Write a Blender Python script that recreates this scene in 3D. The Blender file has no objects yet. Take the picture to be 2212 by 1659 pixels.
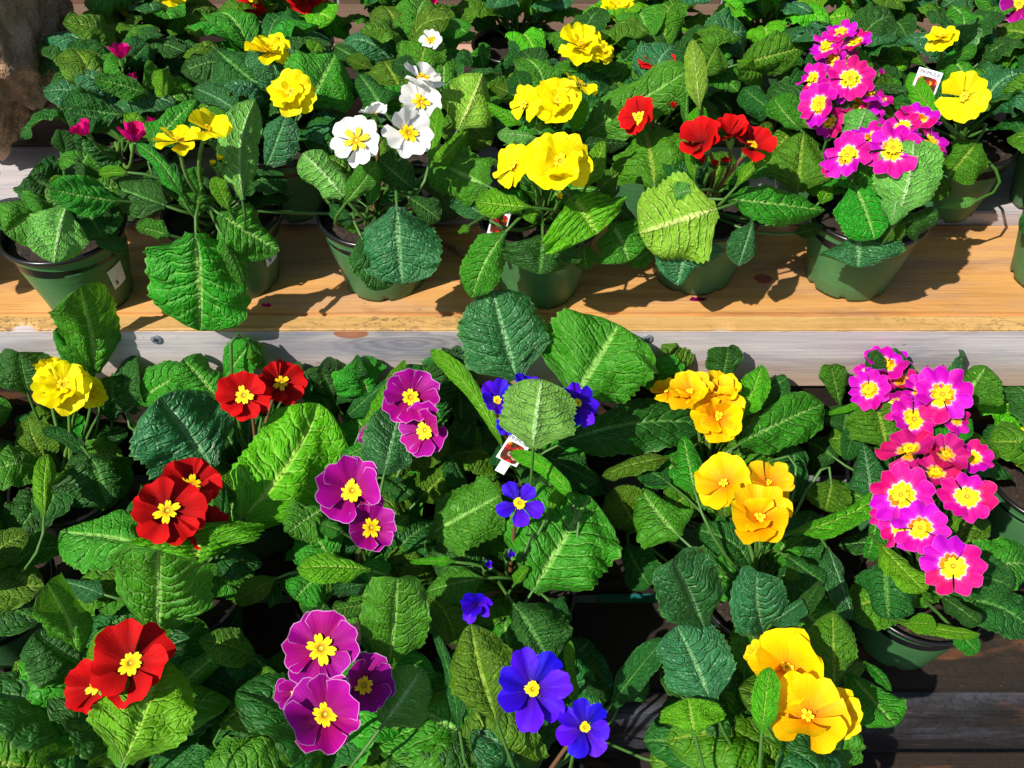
import bpy, math, random
import numpy as np
from mathutils import Vector, Matrix
R = math.radians
S = bpy.context.scene
C = S.collection
random.seed(7); rng = np.random.RandomState(11)

# ------------------------------------------------------------------ camera, world, sun, exposure
CAMZ, PITCH, FPX = 1.0, 45.0, 1915.0
cam = bpy.data.cameras.new("camera"); cam.sensor_width = 36.0; cam.lens = FPX / 2212.0 * 36.0
cam.clip_start = 0.02; cam.clip_end = 400
camo = bpy.data.objects.new("camera", cam); C.objects.link(camo)
camo.location = (0, 0, CAMZ); camo.rotation_euler = (R(90 - PITCH), 0, 0)
S.camera = camo

SUN_DIR = Vector((-0.56, -0.50, 0.78)).normalized()          # towards the sun: front left, high
W = bpy.data.worlds.new("World"); S.world = W; W.use_nodes = True
nt = W.node_tree; bg = nt.nodes["Background"]; sky = nt.nodes.new("ShaderNodeTexSky")
sky.sky_type = 'NISHITA'; sky.sun_disc = False
sky.sun_elevation = math.asin(SUN_DIR.z); sky.sun_rotation = math.atan2(SUN_DIR.x, SUN_DIR.y)
nt.links.new(sky.outputs[0], bg.inputs[0]); bg.inputs[1].default_value = 0.08
sl = bpy.data.lights.new("sun", 'SUN'); sl.energy = 5.0; sl.angle = R(0.6); sl.color = (1.0, 0.95, 0.86)
so = bpy.data.objects.new("sun", sl); C.objects.link(so)
so.rotation_euler = (-SUN_DIR).to_track_quat('-Z', 'Y').to_euler(); so.location = (-2, -2, 4)
S.view_settings.view_transform = 'Standard'; S.view_settings.look = 'None'
S.view_settings.exposure = 0.4; S.view_settings.gamma = 1.0
S.cycles.max_bounces = 8; S.cycles.transparent_max_bounces = 4

SQ = math.sqrt(.5)
def ray(px, py):
    a, b = (px - 1106.0) / FPX, -(py - 829.5) / FPX
    return Vector((a, SQ + b * SQ, -SQ + b * SQ)).normalized()
EYE = Vector((0, 0, CAMZ))
def at_y(px, py, y):
    d = ray(px, py); return EYE + d * (y / d.y)
def at_z(px, py, z):
    d = ray(px, py); return EYE + d * ((z - CAMZ) / d.z)
def depth(p):
    return p.y * SQ - (p.z - CAMZ) * SQ
def x_at(px, y, z):
    return (px - 1106.0) / FPX * (y * SQ + (CAMZ - z) * SQ)

# ------------------------------------------------------------------ node helper
class NT:
    def __init__(s, name):
        s.m = bpy.data.materials.new(name); s.m.use_nodes = True; s.t = s.m.node_tree
        s.p = s.t.nodes["Principled BSDF"]; s.o = s.t.nodes["Material Output"]
    def n(s, typ, **kw):
        x = s.t.nodes.new("ShaderNode" + typ)
        for k, v in kw.items(): setattr(x, k, v)
        return x
    def l(s, a, b): s.t.links.new(a, b)
    def put(s, sock, v):
        if v is None: return
        if hasattr(v, "links") or hasattr(v, "is_output"): s.l(v, sock)
        else: sock.default_value = v
    def math(s, op, a, b=None, c=None, clamp=False):
        x = s.n("Math", operation=op, use_clamp=clamp)
        for i, v in enumerate((a, b, c)): s.put(x.inputs[i], v)
        return x.outputs[0]
    def mix(s, f, a, b, mode='MIX'):
        x = s.n("Mix", data_type='RGBA', blend_type=mode)
        s.put(x.inputs[0], f)
        for i, v in ((6, a), (7, b)):
            if isinstance(v, tuple) and len(v) == 3: v = (*v, 1)
            s.put(x.inputs[i], v)
        return x.outputs[2]
    def ramp(s, f, stops, interp='LINEAR'):
        x = s.n("ValToRGB"); x.color_ramp.interpolation = interp; e = x.color_ramp.elements
        while len(e) < len(stops): e.new(0.5)
        for q, (p, c) in zip(e, stops):
            q.position = p; q.color = (*c, 1) if len(c) == 3 else c
        s.l(f, x.inputs[0]); return x.outputs[0]
    def sstep(s, v, a, b, lo=0.0, hi=1.0):
        x = s.n("MapRange", interpolation_type='SMOOTHSTEP')
        s.put(x.inputs[0], v); x.inputs[1].default_value = a; x.inputs[2].default_value = b
        x.inputs[3].default_value = lo; x.inputs[4].default_value = hi
        return x.outputs[0]
    def noise(s, vec, scale, detail=3, rough=.5, dist=0):
        x = s.n("TexNoise"); x.inputs["Scale"].default_value = scale; x.inputs["Detail"].default_value = detail
        x.inputs["Roughness"].default_value = rough; x.inputs["Distortion"].default_value = dist
        s.put(x.inputs["Vector"], vec); return x.outputs[0]
    def mapping(s, vec, scale=(1, 1, 1), loc=(0, 0, 0)):
        x = s.n("Mapping"); s.l(vec, x.inputs[0]); x.inputs["Scale"].default_value = scale
        x.inputs["Location"].default_value = loc; return x.outputs[0]
    def xyz(s, vec):
        x = s.n("SeparateXYZ"); s.l(vec, x.inputs[0]); return x.outputs
    def comb(s, a, b, c=0.0):
        x = s.n("CombineXYZ")
        for i, v in enumerate((a, b, c)): s.put(x.inputs[i], v)
        return x.outputs[0]
    def bump(s, h, dist, strength=1.0):
        x = s.n("Bump"); x.inputs["Distance"].default_value = dist; x.inputs["Strength"].default_value = strength
        s.l(h, x.inputs["Height"]); s.l(x.outputs[0], s.p.inputs["Normal"]); return x.outputs[0]
    def set(s, **kw):
        for k, v in kw.items():
            if isinstance(v, tuple) and len(v) == 3: v = (*v, 1)
            s.put(s.p.inputs[k.replace("_", " ")], v)

def simple(name, col, rough=.5, spec=.5, **kw):
    m = NT(name); m.set(Base_Color=col, Roughness=rough, Specular_IOR_Level=spec, **kw); return m.m

# ------------------------------------------------------------------ leaf materials
def leaf_mat(name, top, vein, under, sheen=.42, veinmix=.6, vbump=1.0, spec=.40):
    m = NT(name)
    uv = m.n("TexCoord").outputs["UV"]; obj = m.n("ObjectInfo")
    rnd = obj.outputs["Random"]
    off = m.math('MULTIPLY', rnd, 17.0)
    X = m.xyz(uv); u, v = X[0], X[1]
    wob = m.noise(m.comb(m.math('ADD', m.math('MULTIPLY', u, 5), off), m.math('MULTIPLY', v, 3)), 1.0, 2)
    wob = m.math('SUBTRACT', wob, .5)
    sv = m.math('ABSOLUTE', m.math('MULTIPLY', m.math('SUBTRACT', v, .5), 2.0))        # 0 midrib .. 1 edge
    side = m.math('GREATER_THAN', v, .5)
    # lateral veins leave the midrib forward and curve up
    t = m.math('SUBTRACT', m.math('MULTIPLY', u, 8.5), m.math('MULTIPLY', m.math('POWER', sv, 1.25), 1.9))
    t = m.math('ADD', t, m.math('MULTIPLY', wob, 1.3)); t = m.math('ADD', t, m.math('MULTIPLY', side, .43))
    t = m.math('ADD', t, off)
    d = m.math('ABSOLUTE', m.math('SUBTRACT', m.math('FRACT', t), .5))                   # .5 on the vein
    lat = m.sstep(d, .425, .49)
    lat = m.math('MULTIPLY', lat, m.sstep(sv, 1.0, .45, .25, 1.0))
    latw = m.math('MULTIPLY', m.sstep(d, .30, .5), m.sstep(sv, 1.0, .5, .3, 1.0))
    mid = m.sstep(m.math('ADD', sv, m.math('MULTIPLY', u, .03)),   .10, .035)
    # secondary cross veins + fine net
    vo = m.n("TexVoronoi", feature='DISTANCE_TO_EDGE'); vo.inputs["Scale"].default_value = 1.0
    m.l(m.comb(m.math('MULTIPLY', t, 1.9), m.math('ADD', m.math('MULTIPLY', sv, 7.0), m.math('MULTIPLY', side, 31.0)), off), vo.inputs["Vector"])
    net = m.sstep(vo.outputs["Distance"], .20, .0)
    vo2 = m.n("TexVoronoi", feature='DISTANCE_TO_EDGE'); vo2.inputs["Scale"].default_value = 2.6
    m.l(m.comb(m.math('MULTIPLY', t, 1.9), m.math('ADD', m.math('MULTIPLY', sv, 7.0), m.math('MULTIPLY', side, 31.0)), off), vo2.inputs["Vector"])
    net2 = m.sstep(vo2.outputs["Distance"], .16, .0)
    veins = m.math('MAXIMUM', m.math('MULTIPLY', mid, 1.0), m.math('MULTIPLY', lat, .8))
    veins = m.math('MAXIMUM', veins, m.math('MULTIPLY', net, .12))
    blot = m.noise(m.comb(m.math('ADD', m.math('MULTIPLY', u, 3), off), m.math('MULTIPLY', v, 3), off), 1.0, 4, .6)
    hv = m.n("HueSaturation")
    hv.inputs["Saturation"].default_value = 1.0
    m.put(hv.inputs["Hue"], m.math('ADD', m.math('MULTIPLY', rnd, .035), .483))
    m.put(hv.inputs["Value"], m.math('ADD', m.math('MULTIPLY', blot, .5), m.math('ADD', m.math('MULTIPLY', rnd, .35), .58)))
    hv.inputs["Color"].default_value = (*top, 1)
    base = hv.outputs[0]
    ct = m.mix(m.math('MULTIPLY', veins, veinmix), base, vein)
    ct = m.mix(m.math('MULTIPLY', mid, .75), ct, vein)
    cu = m.mix(m.math('MAXIMUM', m.math('MULTIPLY', veins, .8), m.math('MULTIPLY', net, .4)), under, (vein[0]*1.3, vein[1]*1.15, vein[2]*1.3))
    edge = m.sstep(sv, .93, 1.0, 0, .35)
    ct = m.mix(edge, ct, (.20, .42, .06))
    back = m.n("NewGeometry").outputs["Backfacing"]
    col = m.mix(back, ct, cu)
    h = m.math('ADD', m.math('MULTIPLY', latw, -.62), m.math('MULTIPLY', net, -.34))
    h = m.math('ADD', h, m.math('MULTIPLY', net2, -.07)); h = m.math('ADD', h, m.math('MULTIPLY', mid, -.5))
    bl = m.noise(m.comb(m.math('ADD', m.math('MULTIPLY', u, 11), off), m.math('MULTIPLY', v, 8), off), 1.0, 1, .4)
    h = m.math('ADD', h, m.math('MULTIPLY', bl, .9))
    nr = m.bump(h, .0026 * vbump, 1.0)
    m.set(Base_Color=col, Roughness=m.math('ADD', sheen, m.math('MULTIPLY', blot, .15)), Specular_IOR_Level=spec)
    tr = m.n("BsdfTranslucent"); m.l(m.mix(.5, col, (.16, .42, .015)), tr.inputs[0]); m.l(nr, tr.inputs[1])
    mx = m.n("MixShader"); mx.inputs[0].default_value = .27
    m.l(m.p.outputs[0], mx.inputs[1]); m.l(tr.outputs[0], mx.inputs[2]); m.l(mx.outputs[0], m.o.inputs[0])
    return m.m
LEAF = {
 'g': leaf_mat("leaf_green", (.036, .265, .006), (.30, .62, .12), (.14, .40, .04), sheen=.40, spec=.34),
 'd': leaf_mat("leaf_dark", (.013, .115, .009), (.13, .36, .07), (.07, .22, .03), sheen=.38, spec=.38),
 'b': leaf_mat("leaf_bluish", (.018, .155, .034), (.22, .50, .20), (.09, .28, .06), sheen=.30, spec=.62),
 'y': leaf_mat("leaf_lime", (.105, .45, .004), (.42, .76, .09), (.20, .50, .03), sheen=.42, spec=.3),
 'o': leaf_mat("leaf_olive", (.066, .205, .004), (.28, .46, .05), (.14, .30, .015), sheen=.40, spec=.34),
 'u': leaf_mat("leaf_underside", (.14, .43, .05), (.45, .76, .28), (.14, .43, .05), sheen=.6, veinmix=.8, vbump=-.9),
 'l': leaf_mat("leaf_pale_olive", (.22, .43, .015), (.62, .78, .20), (.22, .43, .015), sheen=.55, veinmix=.9, vbump=-.9),
}
M_PETIOLE = simple("leaf_stalk", (.045, .13, .015), .5)
M_STEM = simple("flower_stem", (.09, .19, .03), .5); M_STEMR = simple("flower_stem_red", (.16, .08, .035), .5)
M_CALYX = simple("calyx_green", (.10, .27, .04), .5)

# ------------------------------------------------------------------ petal materials
def petal_mat(name, stops, edge=None, edge_at=.95, streak=.25, rough=.55, tr_mix=.3, under=None, hue=.02):
    m = NT(name)
    uv = m.n("TexCoord").outputs["UV"]; X = m.xyz(uv); u, v = X[0], X[1]
    rnd = m.n("ObjectInfo").outputs["Random"]
    st = m.noise(m.comb(m.math('MULTIPLY', u, 1.5), m.math('MULTIPLY', v, 22), m.math('MULTIPLY', rnd, 50)), 1.0, 3, .6)
    uu = m.math('ADD', u, m.math('MULTIPLY', m.math('SUBTRACT', st, .5), .16))
    col = m.ramp(uu, stops)
    fv = m.math('ABSOLUTE', m.math('SINE', m.math('ADD', m.math('MULTIPLY', v, 46), m.math('MULTIPLY', st, 16))))
    col = m.mix(m.math('MULTIPLY', m.sstep(fv, .25, .0), m.sstep(u, 1.0, .3, 0, .10)), col, tuple(q * .45 for q in stops[-1][1]))
    if edge:
        e = m.math('MAXIMUM', u, m.math('MULTIPLY', m.math('ABSOLUTE', m.math('SUBTRACT', v, .5)), 2.0))
        e = m.math('MULTIPLY', m.sstep(e, edge_at, edge_at + .02), m.sstep(u, .66, .9))
        col = m.mix(e, col, edge)
    hv = m.n("HueSaturation"); m.l(col, hv.inputs["Color"])
    m.put(hv.inputs["Hue"], m.math('ADD', m.math('MULTIPLY', rnd, hue), .5 - hue / 2))
    m.put(hv.inputs["Value"], m.math('ADD', m.math('MULTIPLY', st, streak), m.math('ADD', m.math('MULTIPLY', rnd, .2), .9 - streak / 2)))
    col = hv.outputs[0]
    m.set(Base_Color=col, Roughness=rough, Specular_IOR_Level=.2)
    nr = m.bump(m.math('ADD', st, m.math('MULTIPLY', fv, .15)), .0010, .6)
    tr = m.n("BsdfTranslucent"); m.l(col, tr.inputs[0]); m.l(nr, tr.inputs[1])
    mx = m.n("MixShader"); mx.inputs[0].default_value = tr_mix
    m.l(m.p.outputs[0], mx.inputs[1]); m.l(tr.outputs[0], mx.inputs[2]); m.l(mx.outputs[0], m.o.inputs[0])
    return m.m
PETAL = {
 'y': petal_mat("petal_yellow", [(0, (.80, .36, .0)), (.3, (.96, .74, .0)), (1, (.99, .88, .0))], streak=.10),
 'o': petal_mat("petal_golden", [(0, (.70, .12, .0)), (.38, (.92, .38, .0)), (.8, (.97, .60, .0)), (1, (.98, .68, .004))], streak=.15),
 'w': petal_mat("petal_white", [(0, (.90, .42, .02)), (.20, (.90, .70, .30)), (.32, (.93, .91, .86)), (1, (.95, .94, .91))], streak=.04, hue=0),
 'r': petal_mat("petal_red", [(0, (.12, .0, .0)), (.45, (.36, .0, .0)), (1, (.62, .001, .002))], streak=.4, tr_mix=.12, rough=.75, hue=0),
 'v': petal_mat("petal_purple", [(0, (.18, .0, .06)), (.4, (.29, .0, .13)), (1, (.40, .0, .29))], edge=(.66, .34, .62), edge_at=.972, tr_mix=.18, hue=.04, streak=.35),
 'b': petal_mat("petal_blue", [(0, (.02, .001, .12)), (.45, (.038, .0, .46)), (1, (.06, .002, .80))], tr_mix=.18, streak=.35),
 'm': petal_mat("petal_magenta", [(0, (.9, .40, .0)), (.40, (.92, .55, .0)), (.43, (.88, .72, .62)), (.475, (.66, .05, .46)), (.6, (.56, .0, .34)), (1, (.55, .0, .36))], edge=(.80, .25, .65), edge_at=.984, hue=.14, streak=.3, tr_mix=.2),
 'c': petal_mat("petal_crimson", [(0, (.9, .40, .0)), (.34, (.90, .45, .0)), (.40, (.80, .40, .25)), (.46, (.55, .01, .16)), (1, (.52, .0, .12))], edge=(.75, .2, .4), edge_at=.984, hue=.04, streak=.3, tr_mix=.2),
 'p': petal_mat("petal_pink", [(0, (.45, .0, .10)), (.5, (.66, .0, .19)), (1, (.72, .001, .22))], hue=.03),
}
def eye_mat():
    m = NT("flower_eye"); u = m.xyz(m.n("TexCoord").outputs["UV"])[0]
    m.set(Base_Color=m.ramp(u, [(0, (.45, .50, .04)), (.12, (.50, .48, .03)), (.17, (.25, .12, .0)), (.3, (.75, .36, .0)), (.6, (.92, .60, .004)), (1, (.94, .70, .01))]), Roughness=.6, Specular_IOR_Level=.2)
    return m.m
M_EYE = eye_mat()

# ------------------------------------------------------------------ other materials
def wood(name, c1, c2, c3, axis=0, scale=1.0, knots=True, rough=.6, weather=.0, dirt=0.0, crosscut=False, knot=None):
    m = NT(name)
    co = m.n("TexCoord").outputs["Object"]
    va = m.n("VectorMath", operation='MULTIPLY_ADD'); m.l(m.n("ObjectInfo").outputs["Location"], va.inputs[0])
    va.inputs[1].default_value = (5.3, 7.1, 9.7); m.l(co, va.inputs[2]); raw = co; co = va.outputs[0]
    big = m.noise(m.mapping(co, (1.2, 7, 7)), 1.6 * scale, 3, .5)
    warp = m.noise(m.mapping(co, (2.0, 6, 6)), 2.2, 2)
    X = m.xyz(co)
    wco = m.n("VectorMath", operation='ADD'); m.l(m.mapping(co, (1.1, 55, 55)), wco.inputs[0])
    m.l(m.comb(0.0, m.math('MULTIPLY', warp, 3.2), m.math('MULTIPLY', warp, 3.2)), wco.inputs[1])
    mid_ = m.noise(wco.outputs[0], 1.0 * scale, 5, .62)
    fine = m.noise(m.mapping(co, (7, 330, 330)), 1.0 * scale, 4, .7)
    g = m.math('ADD', m.math('MULTIPLY', mid_, .50), m.math('ADD', m.math('MULTIPLY', fine, .30), m.math('MULTIPLY', big, .22)))
    col = m.ramp(g, [(.34, c1), (.50, c2), (.66, c3)])
    if knots:
        vo = m.n("TexVoronoi"); vo.inputs["Scale"].default_value = 1.0
        m.l(m.mapping(co, (2.6, 9.0, 9.0), (.37, .2, .6)), vo.inputs["Vector"])
        kd = vo.outputs["Distance"]
        rings = m.math('SINE', m.math('MULTIPLY', kd, 95))
        kmask = m.sstep(kd, .30, .06); core = m.sstep(kd, .09, .05)
        col = m.mix(m.math('MULTIPLY', kmask, m.math('ADD', m.math('MULTIPLY', rings, .16), .2)), col, (c1[0]*.55, c1[1]*.45, c1[2]*.4))
        col = m.mix(m.math('MULTIPLY', core, .8), col, (.13, .05, .025))
    if weather:
        wn = m.noise(m.mapping(co, (3.2, 16, 16)), 1.7, 4, .6, .6)
        col = m.mix(m.math('MULTIPLY', m.sstep(wn, .44, .66), weather), col, (.21, .23, .30))
    sp = m.noise(m.mapping(co, (60, 120, 120)), 1.0, 4, .75)
    col = m.mix(m.sstep(sp, .66, .74, 0, .7), col, (.07, .045, .03))
    if crosscut:
        cx = m.noise(m.mapping(co, (45, 90, 40)), 1.0, 3, .8, 2.5)
        bigd = m.noise(m.mapping(co, (4, 10, 10)), 1.0, 3)
        col = m.mix(m.math('MULTIPLY', m.sstep(cx, .5, .62), m.sstep(bigd, .42, .6, 0.1, .75)), col, (.10, .065, .035))
    if knot is not None:
        RX = m.xyz(raw)
        def ell(cx, cz, sx, sz):
            dx = m.math('DIVIDE', m.math('SUBTRACT', RX[0], cx), sx); dz = m.math('DIVIDE', m.math('SUBTRACT', RX[2], cz), sz)
            return m.math('SQRT', m.math('ADD', m.math('MULTIPLY', dx, dx), m.math('MULTIPLY', dz, dz)))
        kx, kz = knot
        sw = ell(kx + .055, kz - .012, .085, .032); sw = m.math('ADD', sw, m.math('MULTIPLY', m.math('SUBTRACT', mid_, .5), 1.1))
        rg = m.math('SINE', m.math('MULTIPLY', sw, 27))
        col = m.mix(m.math('MULTIPLY', m.sstep(sw, 1.15, .45), m.math('ADD', m.math('MULTIPLY', rg, .16), .40)), col, (.11, .115, .15))
        sw2 = ell(kx - .075, kz - .015, .07, .03); sw2 = m.math('ADD', sw2, m.math('MULTIPLY', m.math('SUBTRACT', mid_, .5), .6))
        col = m.mix(m.sstep(sw2, 1.1, .3, 0, .55), col, (.16, .16, .20))
        col = m.mix(m.sstep(ell(kx, kz, .0165, .0062), 1.08, .9, 0, .9), col, (.34, .12, .055))
        col = m.mix(m.math('MULTIPLY', m.sstep(ell(kx, kz, .0165, .0062), .85, .2), .4), col, (.50, .22, .12))
        low = m.sstep(RX[2], .012, -.030, 0, .6)
        col = m.mix(low, col, (.40, .235, .125))
    if dirt:
        dn = m.noise(m.mapping(co, (14, 14, 14)), 1.0, 5, .7)
        col = m.mix(m.sstep(dn, .35, .6, 0, dirt), col, (.015, .010, .007))
        dn2 = m.noise(m.mapping(co, (210, 210, 210)), 1.0, 3, .7)
        col = m.mix(m.sstep(dn2, .5, .64, 0, dirt), col, (.012, .008, .006))
    st = m.noise(m.mapping(co, (8, 30, 30), (3, 1, 5)), 1.0, 3, .6)
    col = m.mix(m.sstep(st, .58, .70, 0, .42), col, (.24, .085, .03))
    m.set(Base_Color=col, Roughness=rough, Specular_IOR_Level=.35)
    m.bump(m.math('ADD', fine, m.math('MULTIPLY', sp, .5)), .0010, .55)
    return m.m
M_TOP = wood("pine_shelf_top", (.36, .165, .05), (.58, .29, .09), (.70, .39, .145), weather=.22)
M_TRIMTOP = wood("pine_edge_sawn", (.36, .19, .06), (.54, .32, .11), (.64, .41, .16), knots=False, crosscut=True)
M_FACE = wood("weathered_pine_face", (.30, .27, .285), (.47, .425, .44), (.60, .54, .53), weather=.7, rough=.5, knot=(x_at(757, .62, .45), .0335))
M_LOWFACE = wood("soiled_shaded_face", (.011, .011, .012), (.019, .019, .021), (.032, .032, .036), weather=.3, dirt=.6)  # soiled weathered pine, darkened further: shade is put into its colour
M_LOW = wood("soiled_shaded_board", (.014, .009, .005), (.024, .015, .009), (.046, .027, .014), dirt=.75, rough=.75)  # soil brown, deepened beyond the dirt so shade sits in the colour
M_GREY = wood("grey_batten", (.12, .115, .12), (.17, .16, .17), (.21, .20, .20), knots=False)
M_BACK = wood("dark_plank", (.09, .055, .04), (.14, .09, .06), (.18, .12, .085), knots=False)
M_PINK = wood("pink_plank", (.38, .20, .14), (.50, .29, .21), (.56, .36, .28), knots=False)
def pot_mat():
    m = NT("pot_green"); co = m.n("TexCoord").outputs["Object"]
    n = m.noise(co, 30, 5, .65); d = m.noise(co, 160, 3, .8)
    c = m.ramp(n, [(.3, (.040, .130, .046)), (.7, (.058, .178, .060))])
    c = m.mix(m.sstep(d, .64, .76, 0, .35), c, (.10, .10, .06))
    z = m.xyz(co)[2]
    c = m.mix(m.math('MULTIPLY', m.sstep(z, .022, .0, 0, .5), m.sstep(n, .4, .6)), c, (.06, .04, .02))
    wm = m.noise(m.mapping(co, (40, 40, 9)), 1.0, 4, .7)
    c = m.mix(m.sstep(wm, .56, .72, 0, .35), c, (.10, .16, .09))
    rib = m.math('SINE', m.math('MULTIPLY', z, 900))
    m.set(Base_Color=c, Roughness=m.math('ADD', m.math('MULTIPLY', wm, .3), .3), Specular_IOR_Level=.4)
    m.bump(m.math('ADD', n, m.math('MULTIPLY', rib, .08)), .0008, .5); return m.m
M_POT = pot_mat(); M_RIM = simple("pot_rim_black", (.008, .008, .009), .28)
def soil_mat():
    m = NT("potting_soil"); co = m.n("TexCoord").outputs["Object"]
    n = m.noise(co, 220, 4, .7); c = m.ramp(n, [(.35, (.010, .006, .004)), (.6, (.035, .02, .012)), (.75, (.12, .08, .05))])
    m.set(Base_Color=c, Roughness=.9); m.bump(n, .003, 1.0); return m.m
M_SOIL = soil_mat()
M_CARD = simple("tag_card", (.80, .82, .85), .35); M_INK = simple("print_dark", (.015, .017, .06), .6)
M_STICK = simple("sticker_paper", (.68, .74, .86), .5); M_INK2 = simple("print_pale", (.35, .42, .68), .6)
def photo_mat():
    m = NT("tag_flower_print"); co = m.n("TexCoord").outputs["UV"]
    vo = m.n("TexVoronoi"); vo.inputs["Scale"].default_value = 1.0; m.l(m.mapping(co, (4.2, 4.2, 1)), vo.inputs["Vector"])
    vo2 = m.n("TexVoronoi"); vo2.inputs["Scale"].default_value = 1.0; m.l(m.mapping(co, (13, 13, 1)), vo2.inputs["Vector"])
    h = m.xyz(vo.outputs["Color"])[0]
    c = m.ramp(h, [(0, (.55, .01, .02)), (.3, (.70, .03, .03)), (.45, (.85, .50, .0)), (.65, (.80, .30, .0)), (.8, (.80, .35, .50)), (.95, (.50, .02, .02))], 'CONSTANT')
    c = m.mix(m.sstep(vo.outputs["Distance"], .42, .6), c, (.015, .03, .01))
    c = m.mix(m.sstep(vo2.outputs["Distance"], .3, .7, 0, .5), c, (.25, .01, .01))
    m.set(Base_Color=c, Roughness=.3); return m.m
M_PHOTO = photo_mat()
M_SCREW = simple("screw_steel", (.20, .23, .27), .5, Metallic=.25)
M_SLOT = simple("screw_recess", (.012, .012, .016), .6)
M_TEAL = simple("teal_plastic", (.010, .12, .11), .35)
M_TWIG = simple("dry_twig", (.16, .08, .035), .8)
M_DRY = simple("dry_petal", (.30, .06, .035), .7)
def ground_mat():
    m = NT("concrete_ground"); co = m.n("TexCoord").outputs["Object"]
    n = m.noise(co, 5, 6, .6); n2 = m.noise(co, 120, 3, .7)
    m.set(Base_Color=m.ramp(m.math('ADD', m.math('MULTIPLY', n, .6), m.math('MULTIPLY', n2, .4)), [(.3, (.16, .15, .14)), (.7, (.30, .28, .27))]), Roughness=.85)
    m.bump(n2, .003, .6); return m.m
M_GROUND = ground_mat()
def stone_mat():
    m = NT("brown_stone"); co = m.n("TexCoord").outputs["Object"]
    n = m.noise(m.mapping(co, (1, 1, .5)), 11, 7, .65, .8); n2 = m.noise(co, 60, 4, .7)
    m.set(Base_Color=m.ramp(n, [(.32, (.05, .045, .05)), (.44, (.24, .14, .085)), (.56, (.50, .32, .19)), (.7, (.66, .50, .36))]), Roughness=.85)
    m.bump(m.math('ADD', n, m.math('MULTIPLY', n2, .3)), .035, 1.0); return m.m
M_STONE = stone_mat()

# ------------------------------------------------------------------ mesh + object helpers
def mesh_np(name, V, F, uv=None, mats=(), smooth=True, mi=None):
    me = bpy.data.meshes.new(name)
    V = np.asarray(V, dtype=np.float32); F = [tuple(f) for f in F]
    me.vertices.add(len(V)); me.vertices.foreach_set("co", V.ravel())
    ls = np.fromiter((i for f in F for i in f), dtype=np.int32); cnt = np.array([len(f) for f in F], dtype=np.int32)
    me.loops.add(len(ls)); me.loops.foreach_set("vertex_index", ls)
    me.polygons.add(len(F)); st = np.zeros(len(F), dtype=np.int32); st[1:] = np.cumsum(cnt)[:-1]
    me.polygons.foreach_set("loop_start", st); me.polygons.foreach_set("loop_total", cnt)
    me.polygons.foreach_set("use_smooth", np.full(len(F), smooth, dtype=bool))
    if mi is not None: me.polygons.foreach_set("material_index", np.asarray(mi, dtype=np.int32))
    if uv is not None:
        ul = me.uv_layers.new(name="UVMap"); ul.data.foreach_set("uv", np.asarray(uv, dtype=np.float32)[ls].ravel())
    for mm in mats: me.materials.append(mm)
    me.update(calc_edges=True); me.validate(); return me
def grid_faces(nu, nv, o=0, close=False):
    F = []
    for i in range(nu - 1):
        for j in range(nv if close else nv - 1):
            k = (j + 1) % nv
            F.append((o + i * nv + j, o + (i + 1) * nv + j, o + (i + 1) * nv + k, o + i * nv + k))
    return F
def add(name, me, parent=None, mat4=None, label=None, cat=None, group=None, kind=None):
    o = bpy.data.objects.new(name, me); C.objects.link(o)
    if parent is not None: o.parent = parent
    if mat4 is not None: o.matrix_basis = mat4
    for k, v in (("label", label), ("category", cat), ("group", group), ("kind", kind)):
        if v: o[k] = v
    return o
def box_mesh(name, x0, x1, y0, y1, z0, z1, mat, bev=.0015, origin=None):
    import bmesh
    bm = bmesh.new(); bmesh.ops.create_cube(bm, size=1)
    c = Vector(((x0 + x1) / 2, (y0 + y1) / 2, (z0 + z1) / 2))
    for v in bm.verts: v.co = Vector((v.co.x * (x1 - x0), v.co.y * (y1 - y0), v.co.z * (z1 - z0)))
    if bev: bmesh.ops.bevel(bm, geom=bm.edges[:], offset=bev, segments=2, affect='EDGES', clamp_overlap=True)
    me = bpy.data.meshes.new(name); bm.to_mesh(me); bm.free(); me.materials.append(mat)
    return me, Matrix.Translation(c)
# ------------------------------------------------------------------ the wooden stand, ground, stone
T1, T2, T3 = .45, .23, .15
gm = mesh_np("ground", [(-60, -60, 0), (60, -60, 0), (60, 60, 0), (-60, 60, 0)], [(0, 1, 2, 3)], mats=[M_GROUND])
add("ground", gm, kind="structure", label="grey concrete ground under the plant stand", cat="ground")
stand = add("plant_stand", None, label="stepped pine plant stand carrying all the potted primroses", cat="plant stand")
def board(name, x0, x1, y0, y1, z0, z1, mat, bev=.0015, label=None):
    me, M = box_mesh(name, x0, x1, y0, y1, z0, z1, mat, bev); return add(name, me, stand, M, label)
XL, XR = -.86, .86
board("shelf_board", XL, XR,   .6440, .792, T1 - .019, T1, M_TOP, .003, label="warm pine board at the front of the upper shelf")
trim1 = board("front_trim", XL, XR, .620, .6402, T1 - .074, T1 + .0005, M_FACE, .0016, label="bluish weathered pine board facing the upper step")
n = 420; tv = []
from mathutils import noise as mnoise
for i in range(n + 1):
    x = XL + (XR - XL) * i / n; w1 = mnoise.fractal(Vector((x * 60, 0, 0)), 1, 2, 4) * .0007; w2 = mnoise.fractal(Vector((x * 45, 9, 0)), 1, 2, 4) * .0005
    chip = -.0016 * max(0, mnoise.noise(Vector((x * 23, 4, 2))) - .32) * 4; w3 = mnoise.fractal(Vector((x * 50, 3, 7)), 1, 2, 4) * .0004
    tv += [(x, .6208 + w1, T1 - .003), (x, .6205 + w1 - chip, T1 + .0008 + chip * .4), (x, .6216 + w1 - chip, T1 + .0018 + w3 + chip), (x, .6302, T1 + .0019 + w3 * .6), (x, .6385 + w2, T1 + .0018 + w3), (x, .6398 + w2, T1 + .0006), (x, .6398, T1 - .003)]
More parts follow.
